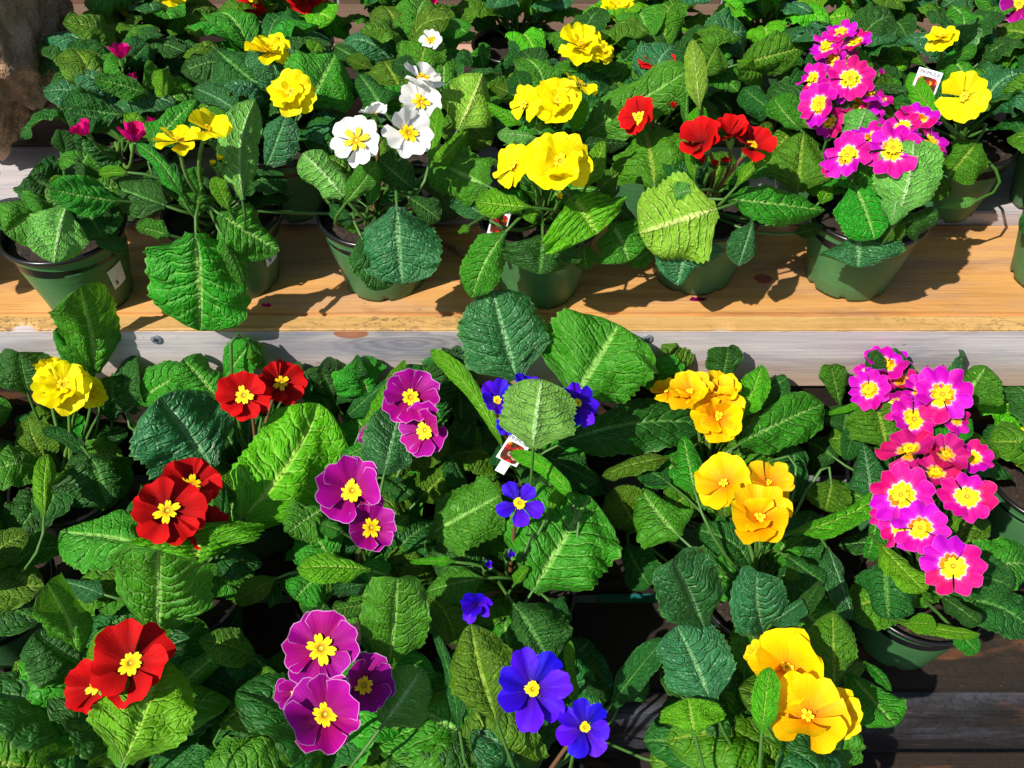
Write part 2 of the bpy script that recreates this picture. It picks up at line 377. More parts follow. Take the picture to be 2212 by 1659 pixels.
cen = Vector(((XL + XR) / 2, .6302, T1)); M = Matrix.Translation(cen)
me = mesh_np("trim_edge", [Vector(q) - cen for q in tv], [f[::-1] for f in grid_faces(n + 1, 7)], mats=[M_TRIMTOP], smooth=False)
e = add("trim_edge", me, trim1, trim1.matrix_basis.inverted() @ M, "sawn brown top edge of the weathered board")
board("riser_board", XL, XR, .626, .640, T2 - .02, T1 - .0755, M_LOW)  # near-black board colour stands in for the shadow low on the riser
for k, y in enumerate((.7935, .931, 1.069, 1.207)):
    board("shelf_board", XL, XR, y, y + .135, T1 - .006, T1 + .014, (M_FACE, M_BACK, M_PINK, M_BACK)[k])
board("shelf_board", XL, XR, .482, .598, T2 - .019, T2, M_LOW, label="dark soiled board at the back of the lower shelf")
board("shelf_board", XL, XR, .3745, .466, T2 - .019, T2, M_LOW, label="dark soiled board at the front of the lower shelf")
board("batten", XL, XR, .6005, .6245, T2 - .012, T2 + .004, M_GREY)
board("batten", XL, XR, .467, .481, T2 - .030, T2 - .010, M_GREY)
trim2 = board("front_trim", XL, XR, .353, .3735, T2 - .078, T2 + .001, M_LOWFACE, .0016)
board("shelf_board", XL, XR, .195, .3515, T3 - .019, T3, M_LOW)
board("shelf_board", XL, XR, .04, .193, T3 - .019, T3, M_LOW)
board("front_trim", XL, XR, .018, .0385, T3 - .105, T3 + .001, M_FACE)
for x in (-.80, .80):
    board("leg", x - .03, x + .03, .70, .78, 0, T1 - .02, M_BACK); board("leg", x - .03, x + .03, .42, .46, 0, T2 - .02, M_BACK)
    board("leg", x - .03, x + .03, 1.22, 1.30, 0, T1 - .007, M_BACK); board("leg", x - .03, x + .03, .06, .10, 0, T3 - .02, M_BACK)
for k in range(12):
    xx = XL + .02 + k * .145
    board("back_plank", xx, xx + .139, 1.348, 1.366, .02, .95, M_BACK)

def disc_ring(rs, zs, n=28):
    V = []; F = []
    for r, z in zip(rs, zs):
        for k in range(n):
            a = 2 * math.pi * k / n; V.append((r * math.cos(a), r * math.sin(a), z))
    for i in range(len(rs) - 1):
        for k in range(n):
            F.append((i * n + k, i * n + (k + 1) % n, (i + 1) * n + (k + 1) % n, (i + 1) * n + k))
    return V, F
V, F = disc_ring([.0056, .0056, .0050, .003, .0001], [0, .0006, .0011, .0013, .0013])
scm = mesh_np("screw", V, F, mats=[M_SCREW])
cv = []; cf = []
for (w, h) in ((.003, .0007), (.0007, .003)):
    o = len(cv); cv += [(-w, -h, 0), (w, -h, 0), (w, h, 0), (-w, h, 0), (-w, -h, .0003), (w, -h, .0003), (w, h, .0003), (-w, h, .0003)]
    cf += [tuple(o + i for i in q) for q in ((4, 5, 6, 7), (0, 1, 5, 4), (1, 2, 6, 5), (2, 3, 7, 6), (3, 0, 4, 7))]
crm = mesh_np("screw_recess", cv, cf, mats=[M_SLOT], smooth=False)
inv = trim1.matrix_basis.inverted()
for k, (px, py) in enumerate(((338, 733), (1398, 732))):
    p = at_y(px, py, .6198)
    Mw = Matrix.Translation(p) @ Matrix.Rotation(R(90), 4, 'X') @ Matrix.Rotation(R(20 + 30 * k), 4, 'Z')
    s_ = add("screw", scm, trim1, inv @ Mw)
    # the cross recess rides on the same screw mesh level as a small dark inlay of the trim
    add("screw_recess", crm, trim1, inv @ Mw @ Matrix.Translation((0, 0, .0013)))

# stone at the far left end of the upper shelf
def stone(cx, cy, cz, sx, sy, sz, seed):
    import bmesh
    from mathutils import noise
    bm = bmesh.new(); bmesh.ops.create_icosphere(bm, subdivisions=6, radius=1)
    for v in bm.verts:
        p = v.co.copy(); q = Vector((max(-.8, min(.8, p.x)), max(-.8, min(.8, p.y)), max(-.85, min(.85, p.z)))) * 1.2
        n = noise.fractal(q * 1.3 + Vector((seed, 0, 0)), .9, 2.1, 6) * .24
        n += -.10 * max(0, 1 - abs(noise.noise(Vector((q.x * 1.7, q.y * 1.7, q.z * .5)) + Vector((seed, 3, 1)))) * 7)
        n += (.5 - abs(noise.noise(q * 3.1 + Vector((seed, 1, 7))))) * .16 + noise.fractal(q * 7, .7, 2, 4) * .045
        q += p.normalized() * n; v.co = Vector((q.x * sx, q.y * sy, q.z * sz))
    zmin = min(v.co.z for v in bm.verts)
    for v in bm.verts: v.co.z -= zmin
    for f in bm.faces: f.smooth = True
    me = bpy.data.meshes.new("rough_stone"); bm.to_mesh(me); bm.free(); me.materials.append(M_STONE)
    return add("rough_stone", me, None, Matrix.Translation((cx, cy, cz)), "rough brown stone block behind the pink primroses on the upper shelf", "stone")
stone(-.588, .955, T1 + .0135, .085, .11, .14, 2.3)

# teal strip in the gap of the lower shelf
p0, p1 = at_z(1290, 1292, T2 - .009), at_z(1418, 1292, T2 - .009)
me, M = box_mesh("plastic_strip", p0.x, p1.x, .468, .4805, T2 - .0098, T2 - .0080, M_TEAL, .0004)
add("plastic_strip", me, None, M, "teal plastic strip lying in the gap between the dark lower boards", "strip")

# ------------------------------------------------------------------ leaf builder
def lprof(u, pt):
    base = np.clip(u / .30, 0, 1); a = .20 + .80 * (base * base * (3 - 2 * base))
    k = 2.3 + 1.9 * (1 - pt)
    tip = np.clip(1 - np.clip((u - .45) / .55, 0, 1) ** k, 0, 1) ** (.55 + .25 * pt)
    return a * tip
def blade(P0, P1, P2, N0, Wd, curl=.25, fold=.1, roll=0., tw=0., ruf=.06, pt=.3, q=1., seed=0, nu=30, nv=15, tipcurl=0.):
    rs = np.random.RandomState(seed); ph = rs.rand(8) * 6.28
    P0, P1, P2, N0 = (np.array(x, float) for x in (P0, P1, P2, N0))
    u = np.linspace(0, 1, nu); v = np.linspace(-1, 1, nv)
    u1 = u[:, None]
    P = (1 - u1) ** 2 * P0 + 2 * u1 * (1 - u1) * P1 + u1 ** 2 * P2
    L = np.linalg.norm(P2 - P0) + 1e-6
    T = 2 * (1 - u1) * (P1 - P0) + 2 * u1 * (P2 - P1); T /= np.linalg.norm(T, axis=1, keepdims=True) + 1e-9
    n = N0 - (T @ N0)[:, None] * T; n /= np.linalg.norm(n, axis=1, keepdims=True) + 1e-9
    s = np.cross(T, n)
    ang = R(roll) + R(tw) * (u - .5); c_, s_ = np.cos(ang)[:, None], np.sin(ang)[:, None]
    s, n = s * c_ + n * s_, n * c_ - s * s_
    hw = Wd / 2 * lprof(u, pt)
    jag = 1 + .030 * np.sin(u * 88 + ph[0]) + .014 * np.sin(u * 41 + ph[1]) + .035 * np.sin(u * 15 + ph[2])
    jag2 = 1 + .030 * np.sin(u * 84 + ph[3]) + .014 * np.sin(u * 37 + ph[4]) + .035 * np.sin(u * 13 + ph[5])
    av = np.abs(v)[None, :]; ul = u[:, None]; sg = np.sign(v)[None, :]
    J = np.where(v[None, :] < 0, jag[:, None], jag2[:, None]); J = 1 + (J - 1) * av ** 3
    lat = v[None, :] * hw[:, None] * J
    H = hw[:, None]
    cu = curl * (1 + .45 * np.sin(u * 5 + ph[6]))[:, None] * (1 + .35 * np.sin(ph[1]) * np.sign(v)[None, :])
    # curl the blade round an arc so that it keeps its width
    th = cu * 1.6 * av
    z = -np.abs(lat) * np.where(np.abs(th) > 1e-4, (1 - np.cos(th)) / np.where(np.abs(th) > 1e-4, th, 1), 0) * np.sign(cu)
    th0 = np.where(np.abs(th) > 1e-4, np.sin(th) / np.where(np.abs(th) > 1e-4, th, 1), 1); latc = lat * th0
    z = z + fold * np.abs(lat)
    z = z + ruf * H * av ** 2.4 * (np.sin(ul * (17 + 5 * rs.rand()) + ph[7] + sg * 1.3) + .6 * np.sin(ul * 31 + ph[0] * sg))
    # quilting between the lateral veins
    t = ul * 8.5 - 1.9 * av ** 1.25 + .43 * (sg > 0) + seed * .173
    pf = np.abs(np.sin(np.pi * t)); damp = np.clip(1.3 - ul, .2, 1) * np.clip(av * 3, 0, 1) * np.clip((1.08 - av) * 2.2, 0, 1)
    z = z + q * .080 * H * damp * (pf ** .8 - .55)
    z = z + .035 * H * damp * np.sin(ul * 23 + ph[3] + 2.5 * np.sin(v[None, :] * 5 + ph[5])) * np.sin(v[None, :] * 9 + ph[4] + 2 * np.sin(ul * 9))
    z = z - q * .13 * H * np.exp(-(av / .10) ** 2)
    low = np.sin(ul * 6.1 + ph[1] + v[None, :] * 2.2) * np.sin(v[None, :] * 3.1 + ph[2] + ul * 2)
    z = z + .17 * H * low * np.clip(av * 2, 0, 1)
    z = z - tipcurl * L * np.clip((ul - .7) / .3, 0, 1) ** 2 * .35
    V = P[:, None, :] + s[:, None, :] * latc[:, :, None] + n[:, None, :] * z[:, :, None]
    uv = np.stack(np.broadcast_arrays(ul, (v[None, :] + 1) / 2), -1).reshape(-1, 2)
    return V.reshape(-1, 3), [f[::-1] for f in grid_faces(nu, nv)], uv, T[0], n[0]
def tube(pts, r0, r1, ns=6):
    pts = [Vector(p) for p in pts]; V = []; m = len(pts); up = Vector((.3, .2, 1))
    for i, p in enumerate(pts):
        t = (pts[min(i + 1, m - 1)] - pts[max(i - 1, 0)]).normalized()
        a = t.cross(up); a = (a if a.length > 1e-4 else t.cross(Vector((1, 0, 0)))).normalized(); b = t.cross(a)
        r = r0 + (r1 - r0) * i / (m - 1)
        for k in range(ns):
            q = 2 * math.pi * k / ns; V.append(p + (a * math.cos(q) + b * math.sin(q)) * r)
    return V, grid_faces(m, ns, 0, True)
def bez(a, b, c, n=6):
    return [(1 - t) ** 2 * a + 2 * t * (1 - t) * b + t * t * c for t in (i / (n - 1) for i in range(n))]
def leaf_mesh(B, Mi, Ti, N0, Wd, crown, mat, **kw):
    V, F, uv, T0, n0 = blade(B, Mi, Ti, N0, Wd, **kw)
    V = [tuple(x) for x in V]; uv = [tuple(x) for x in uv]; nb = len(F)
    if crown is not None:
        B = Vector(B); d = (B - crown).length
        mid = B - Vector(T0) * d * .45
        tv, tf = tube(bez(crown, mid, B + Vector(T0) * .004 - Vector(n0) * .001),   .0019, .0012)
        o = len(V); V += [tuple(x) for x in tv]; F = F + [tuple(o + i for i in f) for f in tf]
        uv += [(.25, .42)] * len(tv)
    return mesh_np("leaf", V, F, uv, [LEAF[mat], M_PETIOLE], mi=[0] * nb + [1] * (len(F) - nb))

# ------------------------------------------------------------------ petals, eyes, flowers
def petal_mesh(kind, var):
    rs = np.random.RandomState(100 + var * 13 + ord(kind[0])); ph = rs.rand(6) * 6.28
    P = dict(alpha=40, notch=.14, rnd=.22, cup=.10, ruf=.05, dip=.06)
    P.update({'y': dict(alpha=38, notch=.10, rnd=.2, cup=.16, ruf=.10), 'o': dict(alpha=44, notch=.10, rnd=.2, cup=.42, ruf=.09), 'w': dict(alpha=40, cup=.30, ruf=.06),
              'r': dict(alpha=40, notch=.10, rnd=.2, cup=.30, ruf=.08), 'v': dict(alpha=42, notch=.09, rnd=.17, cup=.30, ruf=.08), 'b': dict(alpha=31, notch=.02, rnd=.34, cup=.15, ruf=.07),
              'm': dict(alpha=39, notch=.17, rnd=.2, cup=.14, ruf=.09), 'p': dict(alpha=42, cup=.75, ruf=.06), 'c': dict(alpha=39, notch=.17, rnd=.2, cup=.2, ruf=.12)}[kind])
    nu, nv = 11, 11
    u = np.linspace(.06, 1, nu)[:, None]; v = np.linspace(-1, 1, nv)[None, :]
    Rv = 1 - P['notch'] * np.exp(-((v - .1 * (rs.rand() - .5)) / .2) ** 2) - P['rnd'] * np.abs(v) ** 3 + .018 * np.sin(v * 9 + ph[0]) + .012 * np.sin(v * 21 + ph[1])
    a = v * R(P['alpha']) * (.72 + .28 * u ** .5)
    x, y = u * Rv * np.cos(a), u * Rv * np.sin(a)
    z = P['cup'] * u ** 1.7 + P['ruf'] * u ** 2 * (np.sin(v * 3.3 + ph[2]) + .5 * np.sin(v * 7 + ph[3])) - P['dip'] * np.exp(-(v / .16) ** 2) * u * .8
    z = z + .012 * u * np.sin(v * 15 + ph[5] + 3 * u) + .02 * u * u * np.sin(v * 5.5 + ph[1])
    z = z - .16 * np.clip(u - .72, 0, 1) ** 1.5 * (1.5 + np.sin(ph[4]))
    V = np.stack(np.broadcast_arrays(x, y, z), -1).reshape(-1, 3)
    uv = np.stack(np.broadcast_arrays(u, (v + 1) / 2 + 0 * u), -1).reshape(-1, 2)
    return mesh_np("petal", V, grid_faces(nu, nv), uv, [PETAL[kind]])
PM = {k: [petal_mesh(k, i) for i in range(4)] for k in PETAL}
def eye_mesh(kind, var):
    lob, rad, sharp, rise = {'r': (6, .34, .5, .05), 'v': (6, .37, .45, .05), 'm': (5, .30, .5, .03), 'b': (12, .23, .12, .03), 'w': (6, .44, .75, .06), 'y': (5, .24, .55, .08), 'o': (5, .15, .5, .10), 'p': (5, .2, .4, .3), 'c': (5, .26, .5, .03)}[kind]
    n = 60; rs = np.random.RandomState(ord(kind) + 97 * var); rad *= .86 + .14 * var; sharp *= .8 + .25 * var; V = [(0, 0, -.04 + rise)]; uv = [(0, .5)]; F = []
    lr = 1 + .42 * (rs.rand(lob) - .5)
    for j, fr in enumerate((.14, .3, .62, 1.0)):
        for k in range(n):
            th = 2 * math.pi * k / n; w = abs(math.cos(th * lob / 2)) ; lo = lr[int(round(th * lob / (2 * math.pi))) % lob]
            nt_ = 1 - .12 * math.exp(-((1 - w) / .05) ** 2) - (.10 * math.exp(-((w - 1) / .02) ** 2))
            rr = rad * fr * ((1 - sharp * fr) + sharp * fr * w ** .8) * (1 + (lo - 1) * fr) * (nt_ if fr == 1 else 1)
            V.append((rr * math.cos(th), rr * math.sin(th), rise + .02 * (1 if j == 1 else 0) + .22 * rr * rr)); uv.append((fr, .5))
    for k in range(n):
        F.append((0, 1 + k, 1 + (k + 1) % n))
        for j in range(3): F.append((1 + j * n + k, 1 + (j + 1) * n + k, 1 + (j + 1) * n + (k + 1) % n, 1 + j * n + (k + 1) % n))
    return mesh_np("eye", V, F, uv, [M_EYE])
EM = {k: [eye_mesh(k, i) for i in range(3)] for k in PETAL}
def calyx_mesh():
    V = []; F = []; n = 20
    for r, z in ((.055, -.62), (.10, -.55), (.17, -.30), (.19, -.12), (.21, .0)):
        for k in range(n):
            a = 2 * math.pi * k / n; w = .5 + .5 * math.cos(a * 5)
            zz = z + (.20 * w - .10 if z == 0 else 0); rr = r * (1 + .10 * math.cos(a * 5)) * (1 + (.12 * w if z == 0 else 0))
            V.append((rr * math.cos(a), rr * math.sin(a), zz))
    return V, grid_faces(5, n, 0, True)
LAYERS = {  # rings of (count, radius scale, petal tilt, twist)
 'y': [(6, 1.0, 0, 9), (5, .80, 14, 10), (4, .56, 26, 12)], 'o': [(5, 1.0, 2, 10), (4, .72, 14, 12)], 'w': [(5, 1.0, 0, 12)], 'r': [(6, 1.0, 0, 10)],
 'v': [(6, 1.0, 0, 9)], 'b': [(7, 1.0, 0, 8)], 'm': [(5, 1.0, 0, 9)], 'p': [(5, 1.0, 12, 12)], 'c': [(5, 1.0, 0, 10)]}

# ------------------------------------------------------------------ pots
def pot_mesh(seed):
    rs = random.Random(seed); n = 72
    prof = [(.0002, .004), (.030, .004), (.0365, .0032), (.0385, .0), (.0392, .004), (.0405, .012), (.0500, .0580), (.0503, .0600), (.0499, .0606), (.0531, .0740), (.0536, .0752)]
    a0 = rs.random() * 6.28; V = []
    for i, (r, z) in enumerate(prof):
        for k in range(n):
            a = 2 * math.pi * k / n; zz = z; rr = r * (1 + .004 * math.sin(2 * a + seed))
            if i in (3, 4):
                c = math.cos((a + a0) * 7 / 2); w = max(0, abs(c) - .93) / .07
                zz += .0042 * min(1, w * 1.6)
            V.append((rr * math.cos(a), rr * math.sin(a), zz))
    return mesh_np("pot", V, grid_faces(len(prof), n, 0, True), mats=[M_POT])
def rim_mesh():
    prof = [(.0538, .0750), (.0556, .0754), (.0563, .0772), (.0558, .0794), (.0542, .0801), (.0526, .0794), (.0518, .070), (.050, .058)]
    n = 72; V = [(r * math.cos(2 * math.pi * k / n), r * math.sin(2 * math.pi * k / n), z) for r, z in prof for k in range(n)]
    return mesh_np("rim", V, grid_faces(len(prof), n, 0, True), mats=[M_RIM])
def soil_mesh():
    rs = np.random.RandomState(3); n = 40; V = [(0, 0, .0725)]; F = []
    for j in range(1, 11):
        for k in range(n):
            r = .0505 * j / 10; a = 2 * math.pi * k / n
            V.append((r * math.cos(a), r * math.sin(a), .0685 + .004 * (1 - j / 10) + rs.randn() * .0012))
    for k in range(n):
        F.append((0, 1 + k, 1 + (k + 1) % n))
        for j in range(9): F.append((1 + j * n + k, 1 + (j + 1) * n + k, 1 + (j + 1) * n + (k + 1) % n, 1 + j * n + (k + 1) % n))
    return mesh_np("soil", V, F, mats=[M_SOIL])
POTM = [pot_mesh(i) for i in range(4)]; RIMM = rim_mesh(); SOILM = soil_mesh(); CROWN_Z = .074

# small leaves used inside the rosettes: base at origin, along +x, facing +z
PROTO = {}
def proto(kind, i):
    if (kind, i) not in PROTO:
        rs = random.Random(i * 7 + ord(kind)); L = 1.0
        up = .28 + .2 * rs.random(); drop = -.10 - .35 * rs.random()
        V, F, uv, T0, n0 = blade((.32, 0, up * .55), (.70, .10 * (rs.random() - .5), up * 1.5), (L, .2 * (rs.random() - .5), drop + up), (-.2, 0, 1), .50 + .12 * rs.random(),
            curl=.25 + .55 * rs.random(), fold=.05 + .2 * rs.random(), tw=rs.uniform(-30, 30), ruf=.09, pt=.2 + .3 * rs.random(), seed=i * 31 + ord(kind), nu=44, nv=15)
        V = [tuple(x) for x in V]; uv = [tuple(x) for x in uv]
        tv, tf = tube(bez(Vector((0, 0, 0)), Vector((.16, 0, up * .42)), Vector((.35, 0, up * .62))), .024, .015)
        o = len(V); V += [tuple(x) for x in tv]; F = F + [tuple(o + a for a in f) for f in tf]; uv += [(.25, .42)] * len(tv)
        PROTO[(kind, i)] = mesh_np("leaf", V, F, uv, [LEAF[kind], M_PETIOLE], mi=[0] * (len(F) - len(tf)) + [1] * len(tf))
    return PROTO[(kind, i)]

class Plant:
    def __init__(s, px, y, z, label, col, x=None, pot=True):
        s.x = x_at(px, y, z + CROWN_Z) if x is None else x
        s.o = Vector((s.x, y, z)); s.crown = s.o + Vector((0, 0, CROWN_Z)); s.col = col; s.n = 0; s.ymax = .598 if abs(z - T2) < .01 and y > .5 else (.345 if z < T2 - .01 else 9.0)
        s.Ce = s.crown + Vector((0, 0, .004))
        s.root = add("potted_primrose", None, None, Matrix.Translation(s.o), label, "potted primrose", "potted primroses on the stepped stand")
        k = random.randrange(4)
        s.pot = add("pot", POTM[k], s.root, Matrix.Rotation(random.random() * 6.28, 4, 'Z'))
        add("rim", RIMM, s.pot); add("soil", SOILM, s.root, Matrix.Rotation(random.random() * 6, 4, 'Z'))
    def hit(s, px, py, r):
        d = ray(px, py); oc = EYE - s.Ce; b = oc.dot(d); c = oc.dot(oc) - r * r; q = b * b - c
        p = EYE + d * (-b - (math.sqrt(q) if q > 0 else 0))
        return p if p.y < s.ymax else EYE + d * (s.ymax / d.y)      # leaves lean on the board behind, never pass through it
    def leaf(s, bx, by, tx, ty, w, kind, k):
        base_r = {'d': .088, 'o': .085, 'b': .098, 'g': .100, 'l': .108, 'y': .110, 'u': .114}[kind]
        r1 = k.get('r', base_r + random.uniform(-.003, .003)); r0 = k.get('q', r1 - .012)
        B, T = s.hit(bx, by, r0), s.hit(tx, ty, r1)
        if 'dy' in k: T = T + (T - EYE).normalized() * k['dy']
        if 'by' in k: B = B + (B - EYE).normalized() * k['by']
        zt = s.o.z + .006
        mid = (B + T) / 2; view = (EYE - mid).normalized(); out = (mid - s.Ce).normalized()
        N0 = (out * .45 + view * .75 + Vector((0, 0, .35))).normalized()
        L = (T - B).length
        ax = (T - B).normalized(); sd = ax.cross(N0).normalized()
        M = mid + N0 * L * k.get('b', .10) + sd * L * k.get('s', random.uniform(-.06, .06))
        Wd = w / FPX * depth(mid) * 1.22
        c = k.get('c', random.uniform(.3, .9)) + .16; f = k.get('f', random.uniform(.0, .16))
        me = leaf_mesh(B - s.o, M - s.o, T - s.o, N0, Wd, s.crown - s.o, kind, curl=c, fold=f, roll=k.get('R', random.uniform(-16, 16)), tw=k.get('t', random.uniform(-18, 18)),
                       ruf=k.get('z', random.uniform(.04, .10)), pt=k.get('p', random.uniform(.1, .5)), seed=random.randrange(10000), tipcurl=k.get('k', .0), q=-.8 if kind in 'ul' else 1.0, nu=62 if w > 75 else 40, nv=19)
        add("leaf", me, s.root); s.n += 1
    def fill(s, n, rmin=.055, rmax=.085, az=None, kinds='ddgo', el=(-5, 45)):
        for i in range(n):
            a = random.uniform(*az[random.randrange(len(az))]) if az else i * 137.5 + random.uniform(-20, 20)
            L = random.uniform(rmin, rmax) / .95
            M = Matrix.Rotation(R(a), 4, 'Z') @ Matrix.Rotation(R(-random.uniform(*el)), 4, 'Y') @ Matrix.Rotation(R(random.uniform(-25, 25)), 4, 'X') @ Matrix.Scale(L, 4)
            add("leaf", proto(random.choice(kinds), random.randrange(5)), s.root, Matrix.Translation((0, 0, CROWN_Z - .002)) @ M)
    def flower(s, px, py, rad, k):
        kind = k.get('col', s.col); r = k.get('r', .118)
        p = s.hit(px, py, r)
        if 'dy' in k: p = p + (p - EYE).normalized() * k['dy']
        s.bloom(p, rad / FPX * depth(p), k, kind)
    def bloom(s, p, RR, k, kind, nrm=None):
        view = (EYE - p).normalized(); right = Vector((1, 0, 0)); up = Vector((0, SQ, SQ))
        tx, ty = R(k.get('x', random.uniform(-14, 14))), R(k.get('u', random.uniform(-4, 16)))
        n = (view + right * math.tan(tx) + up * math.tan(ty)).normalized() if nrm is None else nrm
        rot = n.to_track_quat('Z', 'Y').to_matrix().to_4x4() @ Matrix.Rotation(random.random() * 6.28, 4, 'Z')
        Mf = Matrix.Translation(p - s.o) @ rot
        cv, cf = calyx_mesh(); cv = [(x * RR, y * RR, z * RR) for x, y, z in cv]
        bend = Mf.inverted()
        e = bend @ (s.crown - s.o + Vector((random.uniform(-.008, .008), random.uniform(-.008, .008), 0)))
        a = Vector((0, 0, -.58 * RR)); pts = bez(a, a + Vector((0, 0, -.035)), e, 8)
        tv, tf = tube(pts, .0016, .0019); o = len(cv)
        me = mesh_np("flower", cv + [tuple(x) for x in tv], cf + [tuple(o + i for i in f) for f in tf], mats=[M_CALYX, M_STEMR if kind in 'bvrw' else M_STEM], mi=[0] * len(cf) + [1] * len(tf))
        fo = add("flower", me, s.root, Mf)
        layers = LAYERS[kind]
        if 'n' in k: layers = [(int(k['n']), 1.0, 0, 10)]
        cupx = k.get('cup', 0)
        for li, (cnt, sc, tilt, tw) in enumerate(layers):
            a0 = random.random() * 6.28
            for i in range(cnt):
                a = a0 + 2 * math.pi * i / cnt + random.uniform(-.10, .10)
                m = Matrix.Rotation(a, 4, 'Z') @ Matrix.Translation((0, 0, RR * (.015 + .05 * li + .012 * (i % 2)))) @ Matrix.Rotation(-R(tilt + cupx + random.uniform(-11, 12) + (random.choice((-16, 22)) if random.random() < .18 else 0)), 4, 'Y') @ Matrix.Rotation(R(tw + random.uniform(-4, 4)), 4, 'X') @ Matrix.Scale(RR * sc * random.uniform(.90, 1.07), 4)
                add("petal", random.choice(PM[kind]), fo, m)
        if kind != 'p' and not k.get('noeye'):
            add("eye", random.choice(EM[kind]), fo, Matrix.Translation((0, 0, RR * (.05 + .04 * len(layers)))) @ Matrix.Rotation(random.random() * 6, 4, 'Z') @ Matrix.Scale(RR * random.uniform(.92, 1.05), 4))
    def bud(s, px, py, rad, k):
        k = dict(k); k.setdefault('u', 30); kind = k.get('col', s.col); p = s.hit(px, py, k.get('r', .10)); RR = rad / FPX * depth(p) * 1.15
        view = (EYE - p).normalized(); n = (view * .6 + Vector((random.uniform(-.4, .4), 0, .9))).normalized()
        Mf = Matrix.Translation(p - s.o) @ n.to_track_quat('Z', 'Y').to_matrix().to_4x4()
        cv, cf = calyx_mesh(); cv = [(x * RR * 3.4, y * RR * 3.4, z * RR * 2.6 + RR * .2) for x, y, z in cv]
        e = Mf.inverted() @ (s.crown - s.o); a = Vector((0, 0, -1.3 * RR)); tv, tf = tube(bez(a, a + Vector((0, 0, -.02)), e, 7), .0014, .0017); o = len(cv)
        me = mesh_np("flower_bud", cv + [tuple(x) for x in tv], cf + [tuple(o + i for i in f) for f in tf], mats=[M_CALYX, M_STEM], mi=[0] * len(cf) + [1] * len(tf))
        fo = add("flower_bud", me, s.root, Mf)
        for i in range(5):
            m = Matrix.Rotation(i * 1.2566 + random.uniform(-.2, .2), 4, 'Z') @ Matrix.Rotation(-R(random.uniform(58, 76)), 4, 'Y') @ Matrix.Rotation(R(22), 4, 'X') @ Matrix.Scale(RR * 1.25, 4)
            add("petal", random.choice(PM[kind]), fo, m)
